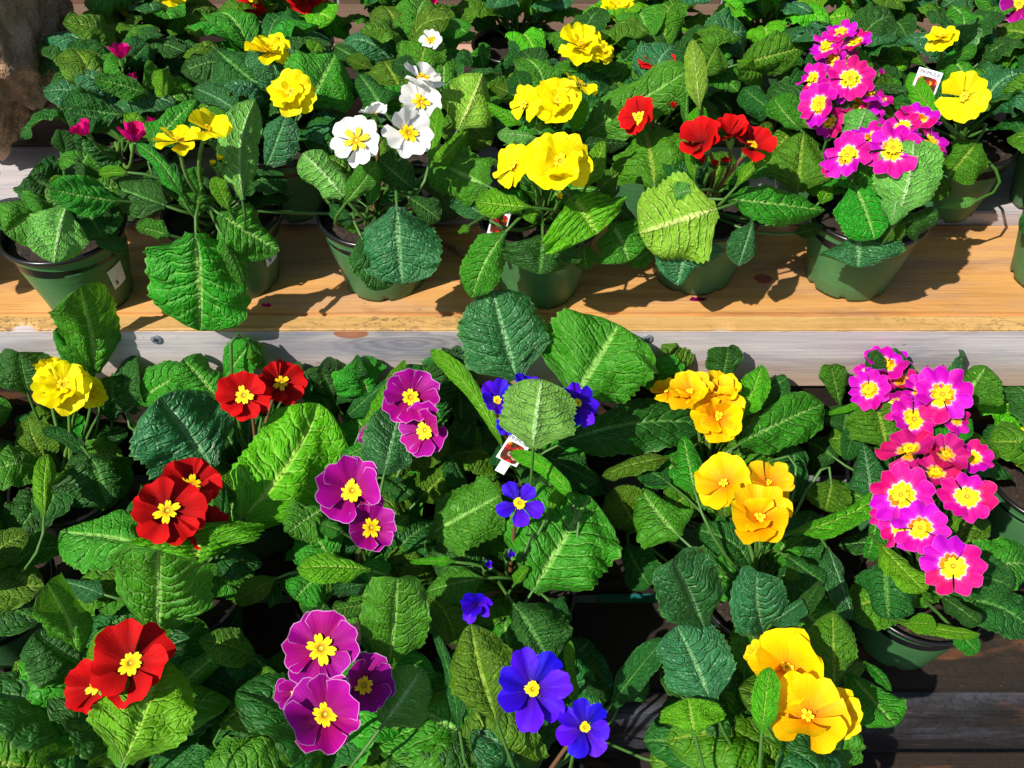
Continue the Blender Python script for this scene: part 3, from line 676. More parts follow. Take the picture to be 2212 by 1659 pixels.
# ------------------------------------------------------------------ the plants
ROW = {'A': (.700, T1), 'K': (.812, T1 + .014), 'U': (.920, T1 + .014), 'V': (1.03, T1 + .014), 'B': (.555, T2), 'C': (.432, T2), 'D': (.288, T3)}
ROWN = {'A': "front row of the upper shelf", 'K': "second row of the upper shelf", 'U': "third row of the upper shelf", 'V': "rearmost row of the upper shelf",
        'B': "lower shelf close under the weathered board", 'C': "front of the lower shelf", 'D': "bottom step in front of the lower shelf"}
P = {}
def plant(row, i, px, col, label, dy=0):
    y, z = ROW[row]; P[row + str(i)] = Plant(px, y + dy, z, label, col)
for row, i, px, col, label in (
 ('A', 1, 140, 'p', "primrose without blooms, pale leaf drooping over its price-stickered pot, upper shelf"),
 ('A', 2, 482, 'y', "primrose with two butter-yellow blooms and a big leaf hanging over the upper shelf edge"),
 ('A', 3, 815, 'w', "white primrose with orange eyes in a price-stickered pot between two yellow ones"),
 ('A', 4, 1165, 'y', "double golden-yellow primrose with a picture tag, front row of the upper shelf"),
 ('A', 5, 1518, 'r', "red primrose with a large pale-veined olive leaf, front row of the upper shelf"),
 ('A', 6, 1872, 'm', "magenta primrose with a pale upright leaf in front, pot standing alone on sunny boards"),
 ('K', 1, 265, 'p', "hot pink primrose half hidden by dark leaves beside the rough stone, second row"),
 ('K', 2, 610, 'y', "lemon yellow primrose with one open bloom behind the butter-yellow one"),
 ('K', 3, 925, 'w', "white primrose with two blooms standing close behind the white one in front"),
 ('K', 4, 1185, 'y', "golden primrose with ragged upright petals in the middle of the upper shelf"),
 ('K', 5, 1400, 'r', "deep red primrose mostly covered by one big green leaf, upper shelf"),
 ('K', 6, 1790, 'm', "magenta primrose with a dense cluster of white-haloed blooms, second row of the upper shelf"),
 ('K', 7, 2075, 'y', "pale yellow primrose with a white picture tag standing in its pot"),
 ('U', 1, 290, 'p', "hot pink primrose with one upright half-open bloom in front of pink boards"),
 ('U', 2, 570, 'y', "bright yellow primrose with one ruffled bloom in the third row of the upper shelf"),
 ('U', 3, 900, 'w', "white primrose showing one small bloom far back on the upper shelf"),
 ('U', 4, 1250, 'y', "golden orange primrose with a wide leaf under its bloom, third row"),
 ('U', 5, 1450, 'r', "red primrose peeking over a big leaf beside a tall ribbed leaf, third row"),
 ('U', 6, 1790, 'm', "magenta primrose with a small cluster of blooms in the third row of the upper shelf"),
 ('U', 7, 2060, 'y', "pale yellow primrose with long lime leaves behind the tagged yellow one"),
 ('B', 1, 150, 'y', "bright double yellow primrose at the end of the lower shelf under the weathered board"),
 ('B', 2, 545, 'r', "red primrose with two blooms right below the weathered board"),
 ('B', 3, 870, 'v', "purple primrose with white-rimmed petals right below the knot in the board"),
 ('B', 4, 1150, 'b', "deep blue primrose with tall leaves standing up before the board and a picture tag"),
 ('B', 5, 1530, 'o', "golden double primrose below the board screw, lower shelf"),
 ('B', 6, 1950, 'm', "magenta and yellow primrose below the sunlit end of the board"),
 ('C', 0, -20, 'y', "yellow primrose mostly outside the view at the end of the lower shelf"),
 ('C', 2, 395, 'r', "scarlet primrose with a huge glossy dark leaf behind its blooms"),
 ('C', 3, 770, 'v', "purple primrose with two white-rimmed blooms in the middle of the lower shelf"),
 ('C', 4, 1110, 'b', "violet-blue primrose with one open bloom, two buds and a big glossy leaf"),
 ('C', 5, 1640, 'o', "golden orange primrose with three cupped blooms at the front of the lower shelf"),
 ('C', 6, 1985, 'm', "magenta primrose with many white-haloed blooms in a pot on the bare soiled board"),
 ('D', 1, 270, 'r', "red primrose with a broad lime leaf in front, on the bottom step"),
 ('D', 2, 720, 'v', "large purple primrose cluster on the bottom step"),
 ('D', 3, 1130, 'b', "bright blue primrose with round yellow eye on the bottom step"),
 ('D', 4, 1700, 'o', "orange-yellow primrose with big cupped blooms on the bottom step"),
): plant(row, i, px, col, label, {'A1': -.026, 'A4': -.012, 'A5': .01}.get(row + str(i), 0))

CROP = {'T1': (88.5, 88.5, .24), 'T2': (530.9, 88.5, .24), 'T3': (1017.5, 88.5, .24), 'T4': (1592.6, 88.5, .24),
        'M1': (88.5, 424.7, .24), 'M2': (575, 424.7, .24), 'M3': (1061.8, 424.7, .24), 'M4': (1592.6, 424.7, .24),
        'C1': (88.5, 752, .24), 'C2': (575, 752, .24), 'C3': (1017.5, 752, .24), 'C4': (1592.6, 752, .24),
        'D1': (88.5, 1176.8, .24), 'D2': (575, 1176.8, .24), 'D3': (1017.5, 1176.8, .24), 'D4': (1592.6, 1176.8, .24), 'OV': (0, 0, 1.0)}
# plant, base x y, tip x y, width, kind, options (r reach, b bow, s side bow, R roll, c curl, f fold, p point, k tip curl)
LEAVES = """
T1
U1 760 220 960 20 260 d
K1 560 700 260 640 260 d
U1 300 400 560 60 300 d r=.08
K2 1350 700 1700 470 300 g r=.09
U1 640 60 230 60 230 d
U1 430 130 740 270 130 g R=25
K1 960 470 480 340 240 g r=.1 c=.5
K1 1290 450 930 250 330 g
K1 1150 250 1110 500 200 y R=20
K1 760 660 190 600 400 d p=.1
K1 800 850 870 650 340 y r=.09 R=35 c=.7
A2 1000 960 1400 520 360 g r=.105 p=.6
K2 1780 640 1370 420 300 b r=.1
U2 1560 60 2050 450 420 d
U1 1500 40 1330 230 160 g
A2 1820 1430 1930 530 330 u s=-.16 r=.118 R=-22
K2 2000 1180 2210 640 330 b r=.09
K2 1600 1000 1600 640 420 d r=.08
A1 450 1300 70 1270 130 y R=30 c=.6 b=.2
A1 290 1510 50 1320 260 u r=.095
K1 395 1250 370 870 520 d r=.085 p=.2
K1 230 1040 170 800 190 d
A1 200 1230 40 1040 190 d
A2 1270 1400 860 920 190 g b=.14 R=-30 c=.6 s=.15
A2 1120 1480 510 1250 360 d r=.1 b=.12 p=.3
A2 770 1180 520 1200 120 y R=30
A1 440 1330 570 1640 240 d
A2 1400 1600 1410 1370 280 g r=.085
A2 1700 1530 1560 1220 140 y R=25
A2 1450 1380 1380 1130 210 g r=.085
K2 1900 1420 2210 1370 220 d
A3 720 1440 75 1330 310 g
M1
A1 240 60 120 600 440 u b=.12
A2 1600 150 2150 490 500 g b=.16 r=.1
A2 1150 350 850 270 200 g
A2 1390 330 1430 1210 790 g b=.10 r=.118 c=.22 p=.25 R=0 f=.03 t=0
A2 1650 380 1850 830 170 g r=.11 R=30
A1 480 300 760 490 160 d
B1 480 1590 360 815 520 g r=.13 b=.05 c=.3 R=-10
B1 470 1640 130 1190 250 g r=.12
B2 1650 1640 1890 1310 330 g r=.11 c=.55 R=-20
B2 1890 1310 2010 1540 200 y r=.112 R=25
C1
B1 650 650 640 250 360 d
B2 840 500 1390 200 370 g r=.1 b=.2 c=.5
B2 880 470 1130 400 160 g
B2 1590 510 1400 420 110 y r=.1 c=.8
C2 1550 1080 1070 440 820 b r=.118 p=.25 b=.08 R=0 c=.2 f=.02
B1 430 960 600 1410 800 d r=.1 b=.15 p=.25 R=0
B1 430 970 10 730 140 d R=25
C0 30 1500 60 950 180 y r=.13
C2 900 1760 170 1650 540 g r=.105 b=.12 p=.2
C2 950 1400 770 1470 110 d
C2 1620 1660 1640 1180 210 d r=.09
C2 900 1250 950 1640 300 d r=.08
OV
C2 425 1215 418 1132 240 y r=.128 R=0 c=-.5 b=.25 p=.2
C2 525 1118 690 872 192 y r=.125 b=.06 s=.1 c=.25 R=0
C2 515 1132 640 1088 66 y r=.118 R=25
D1
D1 1050 830 1055 50 820 g r=.15 R=0 c=.25 f=.03 p=.2 b=.05
C2 1350 100 1520 480 230 g r=.11 R=20
D1 390 1100 -60 790 560 d r=.14
D1 330 1000 60 340 460 g r=.135
C2 560 450 150 320 220 b r=.095
D1 400 1010 575 765 190 y r=.14
D1 740 1960 1105 1000 720 y r=.19 R=0 c=.1 p=.95 f=.05
D1 1120 1380 1670 925 340 g r=.135
D1 1950 1010 1420 850 310 o r=.12 b=.3 c=.5
D2 2150 1160 1670 1000 390 d r=.12
D2 1610 1640 2130 1170 460 o r=.13
D1 1100 1520 1500 1400 260 d
D1 1180 1680 1260 1500 320 b r=.14
C3 2120 300 1720 510 190 o r=.1 c=.5 f=.3
C2
B3 600 640 420 260 310 d
B3 620 500 855 110 300 d r=.1 f=.3
B3 700 640 1125 275 240 d r=.1
B3 830 760 1115 285 110 y r=.104 R=30
B3 1080 270 1255 115 70 y
C3 1060 1140 1195 590 440 b r=.125 R=0 c=.2 p=.15
C3 1090 1160 1310 1320 330 d r=.1
C3 970 850 670 990 230 g r=.095 c=.5
B3 560 1100 560 650 270 d
B4 1600 720 1400 150 520 d r=.085
B4 2110 860 1475 15 180 y r=.118 b=.05 s=.12 c=.5 R=30
B4 1720 230 1640 30 260 b r=.12
B4 1740 400 1750 745 290 d
B3 1880 600 1740 845 290 d r=.09
C3 1650 940 1790 1245 270 d
C3 1370 1360 1650 1070 400 o r=.1
C4 1480 1670 2110 1320 580 g r=.112 b=.12 c=.3 R=0
C3 540 1430 190 1660 420 g r=.1
C3 690 1650 495 1575 160 g
C3 1130 1640 1280 1505 180 g
D2
C3 940 220 275 210 270 y r=.115 c=.6 b=.2 p=.1
C3 510 240 250 490 400 g r=.1
C3 900 350 610 400 210 d
C3 930 540 590 590 210 g r=.105 b=.2
C3 540 500 430 730 290 d
D2 1100 1110 1185 300 520 g r=.165 R=0 c=.35 p=.15
C4 1300 240 1185 0 110 y r=.1 R=30
C4 1700 150 1290 155 90 y r=.11
C4 1430 440 1690 900 320 o r=.11 s=-.25 c=-.3
C4 1960 300 1440 420 300 g r=.1
D3 1730 1680 1490 750 200 d r=.15 R=30 s=.1
D3 2080 1610 1840 710 580 o r=.15 p=.2 R=0
D2 1050 1620 1410 1110 490 u r=.175 R=0 c=.3
D2 960 1010 950 640 310 d r=.14
C3 60 370 60 550 160 d
D2 1240 1100 1200 800 220 g r=.15
OV
B4 1117 820 1065 627 170 b r=.155 R=0 c=.2 b=.04 p=.5
B4 1240 860 1335 700 215 g r=.15 R=0 c=.25 p=.05 z=.12
C3
B4 560 900 640 280 600 u r=.15 dy=-.065 by=-.04 R=0 c=.15 p=.35 z=.1 b=.05
B4 800 860 2100 680 470 d r=.118 b=.12 s=-.10 R=0 z=.12 p=.4
B5 1760 330 1680 110 640 o r=.11 R=0
C5 1790 980 1180 1150 210 o r=.1 b=.15
B4 640 930 1150 1210 340 d r=.09
C5 1790 1220 1490 1060 230 d r=.09
C5 2020 1310 1910 790 310 g r=.125 R=0
C5 1880 1700 1530 1260 540 g r=.12 b=.15 R=0 p=.1
C5 1520 1670 1280 1260 350 o r=.09
C4 540 1700 760 1010 440 d r=.108 R=0 z=.1
C4 920 1390 340 945 150 y r=.13 s=.22 R=30 c=.4
C4 700 1500 890 1200 150 y r=.116 R=-30
B4 300 850 215 1060 140 d
OV
A1 165 425 222 515 105 d r=.092 b=.12
A1 120 440 105 512 110 o r=.088
A1 110 430 10 505 110 g r=.095 b=.1
A1 150 415 255 400 90 g r=.09
A1 120 410 60 380 110 d r=.085
B2 470 860 395 775 130 g r=.11
B2 610 860 655 800 90 d r=.11
B3 720 860 690 790 100 d r=.1
B3 800 860 770 782 110 g r=.105
B3 960 860 985 775 120 d r=.1
B4 1010 850 950 770 120 d r=.1
B5 1430 860 1410 775 110 g r=.1
B5 1620 860 1700 815 90 d r=.1
B6 1900 860 1960 775 110 d r=.1
B6 2080 870 2130 790 110 g r=.11
B1 60 850 40 760 120 d r=.11
B1 230 870 300 800 120 d r=.1
A1 150 440 235 486 100 d r=.09
A1 135 430 95 470 110 g r=.095
A1 150 400 190 330 100 g r=.08
A1 170 420 255 440 95 d r=.085
C4 1150 1278 1275 1072 205 g r=.118 R=0 c=.3 p=.3 q=.08 z=.1
D3
C4 390 540 710 1070 640 d r=.11 b=.2 R=0 z=.12
C4 700 500 900 700 240 d r=.09
C4 390 360 515 200 110 y r=.09
D3 940 1460 895 860 150 y r=.16
C5 1400 0 1610 380 340 d r=.1
D4 2110 770 1820 130 540 b r=.185 R=0 c=.25 p=.1
D4 2160 1420 1850 730 580 b r=.17 R=0 c=.2 p=.1
D4 2010 1720 1950 1380 500 y r=.18 R=0
D4 1120 1500 1590 1190 390 d r=.13
D3 1250 1460 1740 850 220 d r=.13
D3 1300 1360 1030 1205 210 d
C4
B5 30 620 220 150 230 y r=.125 R=0
B5 20 860 780 500 430 g r=.12 R=-10 c=.5 b=.1
B6 930 540 840 150 240 g r=.11 R=0
B6 1150 280 1270 30 210 d r=.12
B6 2050 360 2000 70 300 b r=.115
B6 1250 460 790 595 80 y r=.11
B6 960 750 1000 520 390 d r=.1
B6 1090 650 980 1010 190 d r=.1
C6 1345 880 1250 480 540 o r=.13 R=0 c=.4
C6 1210 1370 1130 850 350 b r=.12 R=0
B5 470 800 510 1340 290 d r=.1
B6 890 1000 640 840 410 d r=.085
C5 850 1180 790 1470 340 o r=.09
C5 330 990 140 1110 250 o r=.09
C6 1190 1390 830 1190 240 g r=.105
C5 470 1660 1440 1200 210 y r=.12 b=-.06 s=.1 c=.35 R=10
C6 1275 1470 1170 1890 270 g r=.118
B6 1760 850 2110 640 230 g r=.115
B6 1900 970 2120 750 160 d
C6 1920 1670 2000 1510 140 y r=.13
B5 -150 330 -80 -10 300 d r=.09
D4
C6 1280 -10 1700 425 240 y r=.13
C6 1330 150 1360 670 660 d r=.118 R=0 b=.15 p=.1
C5 820 20 1060 680 260 b r=.1 R=20
C5 450 100 790 340 310 d
D4 250 840 180 240 460 b r=.18 c=.4 f=.2 R=0
D4 300 700 590 500 260 b r=.17
D4 560 640 750 345 160 d
C5 750 380 440 230 160 o
D4 880 1320 860 600 380 o r=.165 R=0
C6 1440 690 2190 800 120 y r=.116 b=.25 R=25
C6 1520 690 1790 710 150 y r=.12 c=.5
C6 1850 470 2190 710 260 d r=.1
C6 1960 760 2170 970 190 g r=.105
D4 1010 1160 1430 1630 420 g r=.15 R=0 p=.4
D4 1140 1040 1390 1320 120 g r=.145
D4 220 1700 295 1100 200 y r=.225 R=0 p=.6 c=.1
C5 150 960 60 460 260 g r=.11
D4 850 1250 570 860 210 g r=.15
T2
K2 560 560 800 120 560 g r=.105 R=0 p=.1
K2 560 570 1040 370 250 d r=.1
U2 600 120 650 10 160 y
U3 1150 270 790 40 310 d
U3 1160 260 900 150 130 o b=.3
K3 1230 610 1020 300 440 d r=.09 R=0
K3 1010 760 540 790 430 d r=.1 R=0 p=.1
K3 1560 250 1310 190 180 d
U3 1800 380 1740 70 330 g R=0
U3 1640 150 1350 40 160 g
K3 1910 800 2130 290 430 l r=.115 R=0 p=.2
U3 2150 260 2100 50 260 g
A3 1650 1100 1720 590 130 y r=.118 R=25
A3 1700 1120 1990 790 230 y r=.105
A3 880 1400 510 1010 440 u r=.115 R=0 p=.05 b=.08
A3 880 1480 1180 1090 210 g r=.112
A3 1510 1330 1190 1060 370 d r=.1
A3 1100 1490 1170 1100 160 g r=.1
A3 1440 1390 1750 1610 260 d r=.1 b=.15
A4 2190 1310 1680 1060 520 g r=.1 R=0 p=.1
A4 2180 1600 1715 1330 190 b r=.095
M2
A3 1180 90 1225 790 660 b r=.112 R=0 b=.14 p=.25 c=.3
A3 850 350 1130 810 360 d r=.1 b=.1
A3 850 310 715 245 110 y r=.08
A3 560 60 760 250 140 d
A4 2150 320 1850 915 340 g r=.115 b=.12 s=.10 R=0
A4 1830 250 1725 320 90 y r=.12
T3
U4 740 390 470 80 310 d
U4 1020 370 1030 160 540 g r=.1 R=0 p=.05 c=.4
U4 200 270 410 80 190 d
U5 1300 270 1510 50 260 d
U5 1900 230 1550 60 230 u r=.09
K5 1000 860 1970 250 440 g r=.115 R=0 p=.2 b=.08
K5 2060 620 1995 -20 170 l r=.13 R=10
K5 1930 760 1950 320 130 g r=.11
K5 1990 810 2090 590 190 y r=.115
U5 2080 340 2220 40 310 o
A5 1650 1310 1530 730 620 o r=.09 R=0 p=.15
A4 1000 940 1420 920 190 d r=.1
A4 1040 1310 1205 900 170 y r=.118
A4 1150 1330 1330 1190 330 o r=.09
K4 450 750 120 550 150 y r=.11
K4 610 690 620 840 620 g r=.11 R=0 p=.05 b=.2
K4 920 830 1025 520 140 y r=.115
A4 590 870 235 840 170 u r=.095
K4 350 460 170 380 190 o
K4 480 480 400 270 210 d
A4 540 1490 35 1440 270 y r=.115 b=.1
A5 2010 1250 1960 940 110 y r=.12
M3
A4 720 0 960 330 860 y r=.115 R=0 p=.05 b=.18 c=.5
A4 420 80 330 225 160 y r=.1
A4 460 340 425 700 620 d r=.106 R=0 b=.12 p=.1
A4 1090 240 1240 580 540 g r=.108 R=0 b=.15 p=.15
A4 830 420 860 660 240 g r=.095
A5 1450 480 1235 630 160 g r=.1
A4 1060 50 1300 230 260 d r=.1
A5 1330 230 1450 410 210 o r=.09
A5 2030 110 1330 330 720 l r=.122 R=0 p=.05 b=.06 c=.3
A5 1840 250 1670 800 580 b r=.112 R=0 b=.12 p=.2
A5 1850 -60 1640 -20 180 u r=.11
M4
A5 140 220 10 630 280 b r=.105 b=.1
A5 -110 20 790 120 350 g r=.112 b=.14 R=15 p=.2
A5 510 330 780 265 130 d r=.1
A6 1080 300 1090 640 650 b r=.105 R=0 b=.14 p=.15
A6 1250 420 1490 220 210 o r=.1
A6 1440 260 1810 140 350 d r=.105 p=.1
K7 2190 20 1800 100 90 u r=.12
T4
A5 540 1360 600 820 500 o r=.1 R=0
A5 -10 1310 295 940 170 y r=.122
K5 300 960 240 730 210 o
K6 560 790 320 500 300 g r=.1 R=0
K6 330 650 50 420 290 d
U5 10 210 610 50 360 o r=.1
U5 270 290 10 260 210 y
U6 430 490 560 260 210 d
U6 820 280 650 100 190 d r=.11
U6 1200 270 1100 80 150 y
U7 1340 370 1240 20 370 y r=.1 R=0
K7 1390 470 1310 330 300 g r=.1
U7 1700 230 1420 20 130 o
U7 1790 270 2160 50 170 g
K7 1850 710 1555 280 170 y r=.115 s=-.15
K7 1870 750 1600 500 260 d r=.1
K6 800 900 955 360 250 b r=.13 R=0
A6 1070 910 1165 610 330 u r=.118 R=0
A6 1240 890 1285 745 90 y r=.12
K6 1430 670 1240 580 130 o r=.12
K6 1600 590 1410 540 120 g r=.12
A6 1455 1560 1590 885 480 u r=.13 R=0 p=.05 c=.12
A6 1440 1300 1385 1660 240 u r=.125 R=0 p=.9
A6 1040 1270 1240 1790 430 g r=.112 R=0 b=.12 p=.2
A6 1060 1300 1240 1080 210 g r=.11
A5 750 1460 890 1195 190 y r=.11
K7 2160 900 1890 1220 430 o r=.1 R=0
K7 1620 1350 1930 1300 190 o r=.11
"""
# plant, kind of part (F bloom, B bud), x y radius (photo pixels), options (u tilt up, x tilt sideways, n petals, cup)
BLOOMS = """
U1 F 262 128 30 u=55 x=-10 cup=10
K1 F 190 291 30 u=45 x=-40
K1 F 288 308 38 u=62 x=10
K1 B 330 270 12
U1 B 287 175 11
A2 F 385 306 54 u=56 x=-14 n=6 r=.13 cup=8
A2 F 446 282 52 u=50 x=22 n=6 r=.132 cup=14
A2 B 462 355 9 r=.11
A2 B 478 345 9 r=.11
K2 F 632 203 54 u=22 x=-12
U2 F 578 112 50 u=48 x=5
A3 F 772 306 58 u=18 x=-16 r=.132
A3 F 880 290 60 u=22 x=14 r=.13
A3 F 808 246 36 u=58 x=-15 noeye=1
K3 F 908 222 48 u=14 x=6 n=6
K3 F 912 174 50 u=50 x=20
U3 F 930 88 26 u=35
A4 F 1208 352 76 u=12 x=4 r=.135
A4 F 1112 360 54 u=25 x=-35 n=6 r=.125
A4 B 1207 428 10 r=.11
K4 F 1205 222 56 u=24 x=0
K4 F 1135 226 40 u=14 x=-30 n=5
K4 F 1254 186 44 u=55 x=35 n=5
U4 F 1255 104 56 u=42 col=y
U4 F 1300 114 30 u=35 x=30
A5 F 1520 308 58 u=34 x=-22 noeye=1 cup=22 r=.135
A5 F 1576 296 50 u=48 x=-5 noeye=1 cup=25 r=.13
A5 F 1622 316 52 u=42 x=35 cup=15 r=.13
A5 B 1512 350 13 r=.12
A5 B 1540 358 12 r=.12
A5 B 1565 352 12 r=.118
K5 F 1383 255 46 u=15 x=-30 cup=15
U5 F 1418 140 42 u=55 noeye=1
K5 B 1452 232 10
A6 F 1832 336 54 u=10 x=-25 r=.132 cup=-12
A6 F 1928 322 62 u=20 x=10 r=.128
A6 F 1985 258 48 u=48 x=15 noeye=1
A6 F 2010 305 42 u=30 x=40
A6 F 1950 275 40 u=40
K6 F 1772 226 52 u=10 x=-30 r=.135
K6 F 1836 172 54 u=20 x=10 r=.135
K6 F 1755 170 40 u=40 x=-35
K6 F 1855 226 46 u=35 x=15 noeye=1
K6 F 1902 213 30 u=45 x=40 n=5
U6 F 1800 128 34 u=20 x=-20
U6 F 1826 132 40 u=25 x=30
U6 F 1786 100 40 u=40
U6 F 1848 92 38 u=50
K7 F 2082 210 56 u=12 x=5 n=5 r=.132
U7 F 2036 84 38 u=45
B1 F 138 836 64 u=18 x=-8 r=.13
B1 F 196 850 38 u=20 x=30
B1 F 110 800 40 u=50
B2 F 528 856 58 u=14 x=-12 r=.125
B2 F 606 828 52 u=18 x=12 r=.122
B2 B 568 892 12
B3 F 886 859 66 u=6 x=2 r=.13
B3 F 922 930 62 u=8 x=-28 r=.12
B3 F 808 945 34 u=20 x=-30 cup=20 r=.085
B4 F 1074 868 48 u=14 x=8 cup=22 r=.135 dy=-.03
B4 F 1246 872 52 u=18 x=25 r=.14 dy=-.035
B4 F 1135 838 38 u=40 noeye=1 r=.13 dy=-.03
B4 F 1092 918 24 u=-10 noeye=1 r=.13 dy=-.03
B5 F 1548 900 66 u=5 x=15 r=.118
B5 F 1492 850 54 u=30 x=-12 r=.13
B5 F 1556 846 46 u=40 x=15 r=.125
B5 F 1442 846 34 u=35 x=-30 n=5 r=.12
B6 F 1912 790 54 u=48 x=-6 r=.128
B6 F 1878 842 50 u=24 x=-15 r=.13
B6 F 2034 854 66 u=14 x=12 r=.135
B6 F 1972 906 56 u=8 x=20 r=.12
B6 F 1950 826 42 u=40 x=-20 noeye=1 cup=25 col=c
B6 F 1990 850 46 u=35 x=5 r=.125 noeye=1 cup=20
B6 F 2066 905 38 u=5 x=35 r=.12 noeye=1
B6 F 1938 872 40 u=0 x=-25 r=.115 cup=20
B6 F 1880 800 36 u=45 x=-30 r=.12 noeye=1
C6 F 2020 1022 50 u=30 x=6 r=.13 cup=12 col=c
C6 B 2000 935 10 r=.13
C6 B 2062 945 9 r=.13
K6 B 1900 160 9 r=.13
C6 F 2100 990 46 u=30 x=20 r=.13
C6 F 1918 1108 44 u=10 x=-40 r=.125 noeye=1
A6 F 1880 300 46 u=45 x=0 r=.12 noeye=1
A6 F 1962 318 44 u=22 x=35 r=.122 cup=15
A6 F 1800 352 34 u=0 x=-45 r=.12 noeye=1
K6 F 1800 200 42 u=30 x=-15 r=.125 noeye=1 cup=18
K6 F 1876 200 42 u=42 x=25 r=.125
K6 F 1870 262 42 u=20 x=20 r=.12 noeye=1
K6 F 1790 262 40 u=-5 x=-25 r=.12
U6 F 1815 70 36 u=40 x=0
B6 B 2002 800 9 r=.13
B6 B 2034 800 11 r=.13
C2 F 362 1106 80 u=16 x=-6 r=.14
C2 F 414 1052 68 u=36 x=8 r=.13
C2 F 446 1142 54 u=10 x=28 r=.115
C3 F 762 1062 78 u=14 x=-8 r=.14
C3 F 800 1142 56 u=18 x=14 r=.13
C4 F 1122 1088 54 u=18 x=6 n=5 r=.15
C4 F 1030 1306 44 u=-14 x=-5 cup=30 noeye=1 r=.12
C4 B 1052 1222 14 r=.1
C4 B 1100 1202 15 r=.1
C5 F 1566 1046 64 u=22 x=-15 r=.13 n=6
C5 F 1658 1046 52 u=24 x=18 r=.125 n=6
C5 F 1640 1120 72 u=14 x=4 r=.14
C6 F 1948 1070 70 u=12 x=-18 r=.145
C6 F 1966 974 66 u=46 x=-6 r=.14 col=c
C6 F 2040 984 50 u=30 x=35 r=.14 col=c cup=15
C6 F 2088 1074 60 u=12 x=8 r=.145
C6 F 1988 1142 62 u=16 x=-4 r=.15
C6 F 2058 1224 72 u=8 x=8 r=.155
C6 F 1945 1140 50 u=10 x=-35 r=.13
D1 F 284 1436 92 u=16 x=-14 r=.188
D1 F 212 1484 66 u=6 x=-30 r=.165 cup=15
D2 F 694 1402 84 u=8 x=-6 r=.185
D2 F 782 1482 70 u=14 x=26 cup=15 r=.17
D2 F 702 1546 93 u=12 x=-2 r=.20
D2 F 640 1496 44 u=0 x=-35 cup=20 r=.16
D3 F 1150 1490 88 u=6 x=2 r=.175
D3 F 1262 1572 64 u=6 x=10 r=.17
D4 F 1702 1446 94 u=16 x=-8 r=.185 n=6 cup=16
D4 F 1744 1548 90 u=10 x=4 r=.19 n=6
D4 F 1640 1418 32 u=20 x=-40 n=5 r=.16
D4 F 1806 1540 52 u=14 x=28 n=5 r=.18
"""
def opts(ts):
    k = {}
    for t in ts:
        a, b = t.split('=')
        k[a] = b if a == 'col' else float(b)
    return k
crop = CROP['OV']
for ln in LEAVES.strip().splitlines():
    t = ln.split()
    if len(t) == 1: crop = CROP[t[0]]; continue
    ox, oy, sc = crop; bx, by, tx, ty, w = (float(q) for q in t[1:6])
    P[t[0]].leaf(ox + bx * sc, oy + by * sc, ox + tx * sc, oy + ty * sc, w * sc, t[6], opts(t[7:]))
for ln in BLOOMS.strip().splitlines():
    t = ln.split(); k = opts(t[5:])
    (P[t[0]].flower if t[1] == 'F' else P[t[0]].bud)(float(t[2]), float(t[3]), float(t[4]), k)
# inner leaves that fill each rosette
for name, p in P.items():
    row = name[0]
    if row == 'A': p.fill(9, .05, .075, az=[(-20, 200)], el=(5, 50))
    elif row in 'KU': p.fill(17, .065, .095, az=[(-40, 220)], el=(-5, 50), kinds='ddgob')
    elif row == 'B': p.fill(16, .065, .095, el=(0, 45), kinds='ddggo')
    elif row == 'C': p.fill(14, .06, .09, kinds='ddggo', az=[(-60, 60), (60, 240)] if name != 'C4' else [(60, 300)], el=(0, 40))
    else: p.fill(20, .10, .15, az={'D3': [(60, 190)], 'D4': [(75, 200)]}.get(name, [(-10, 190)]), el=(10, 60), kinds='ddgob')

# neighbours beyond the photographed part of the stand
def rosette(p, nl, nf, kinds='gdbyo', big=.12):
    for i in range(nl):
        L = random.uniform(.75, 1.0) * big
        M = Matrix.Rotation(R(i * 137.5 + random.uniform(-15, 15)), 4, 'Z') @ Matrix.Rotation(-R(8 + 55 * i / nl), 4, 'Y') @ Matrix.Rotation(R(random.uniform(-20, 20)), 4, 'X') @ Matrix.Scale(L, 4)
        add("leaf", proto(kinds[random.randrange(len(kinds))], random.randrange(5)), p.root, Matrix.Translation((0, 0, CROWN_Z)) @ M)
    for i in range(nf):
        a = random.random() * 6.28; q = p.crown + Vector((.035 * math.cos(a), .035 * math.sin(a) - .01, random.uniform(.045, .075)))
        p.bloom(q, random.uniform(.021, .027), dict(u=random.uniform(5, 35), x=random.uniform(-25, 25)), p.col)
CN = {'p': 'hot pink', 'y': 'yellow', 'w': 'white', 'o': 'golden', 'r': 'red', 'm': 'magenta', 'v': 'purple', 'b': 'blue'}
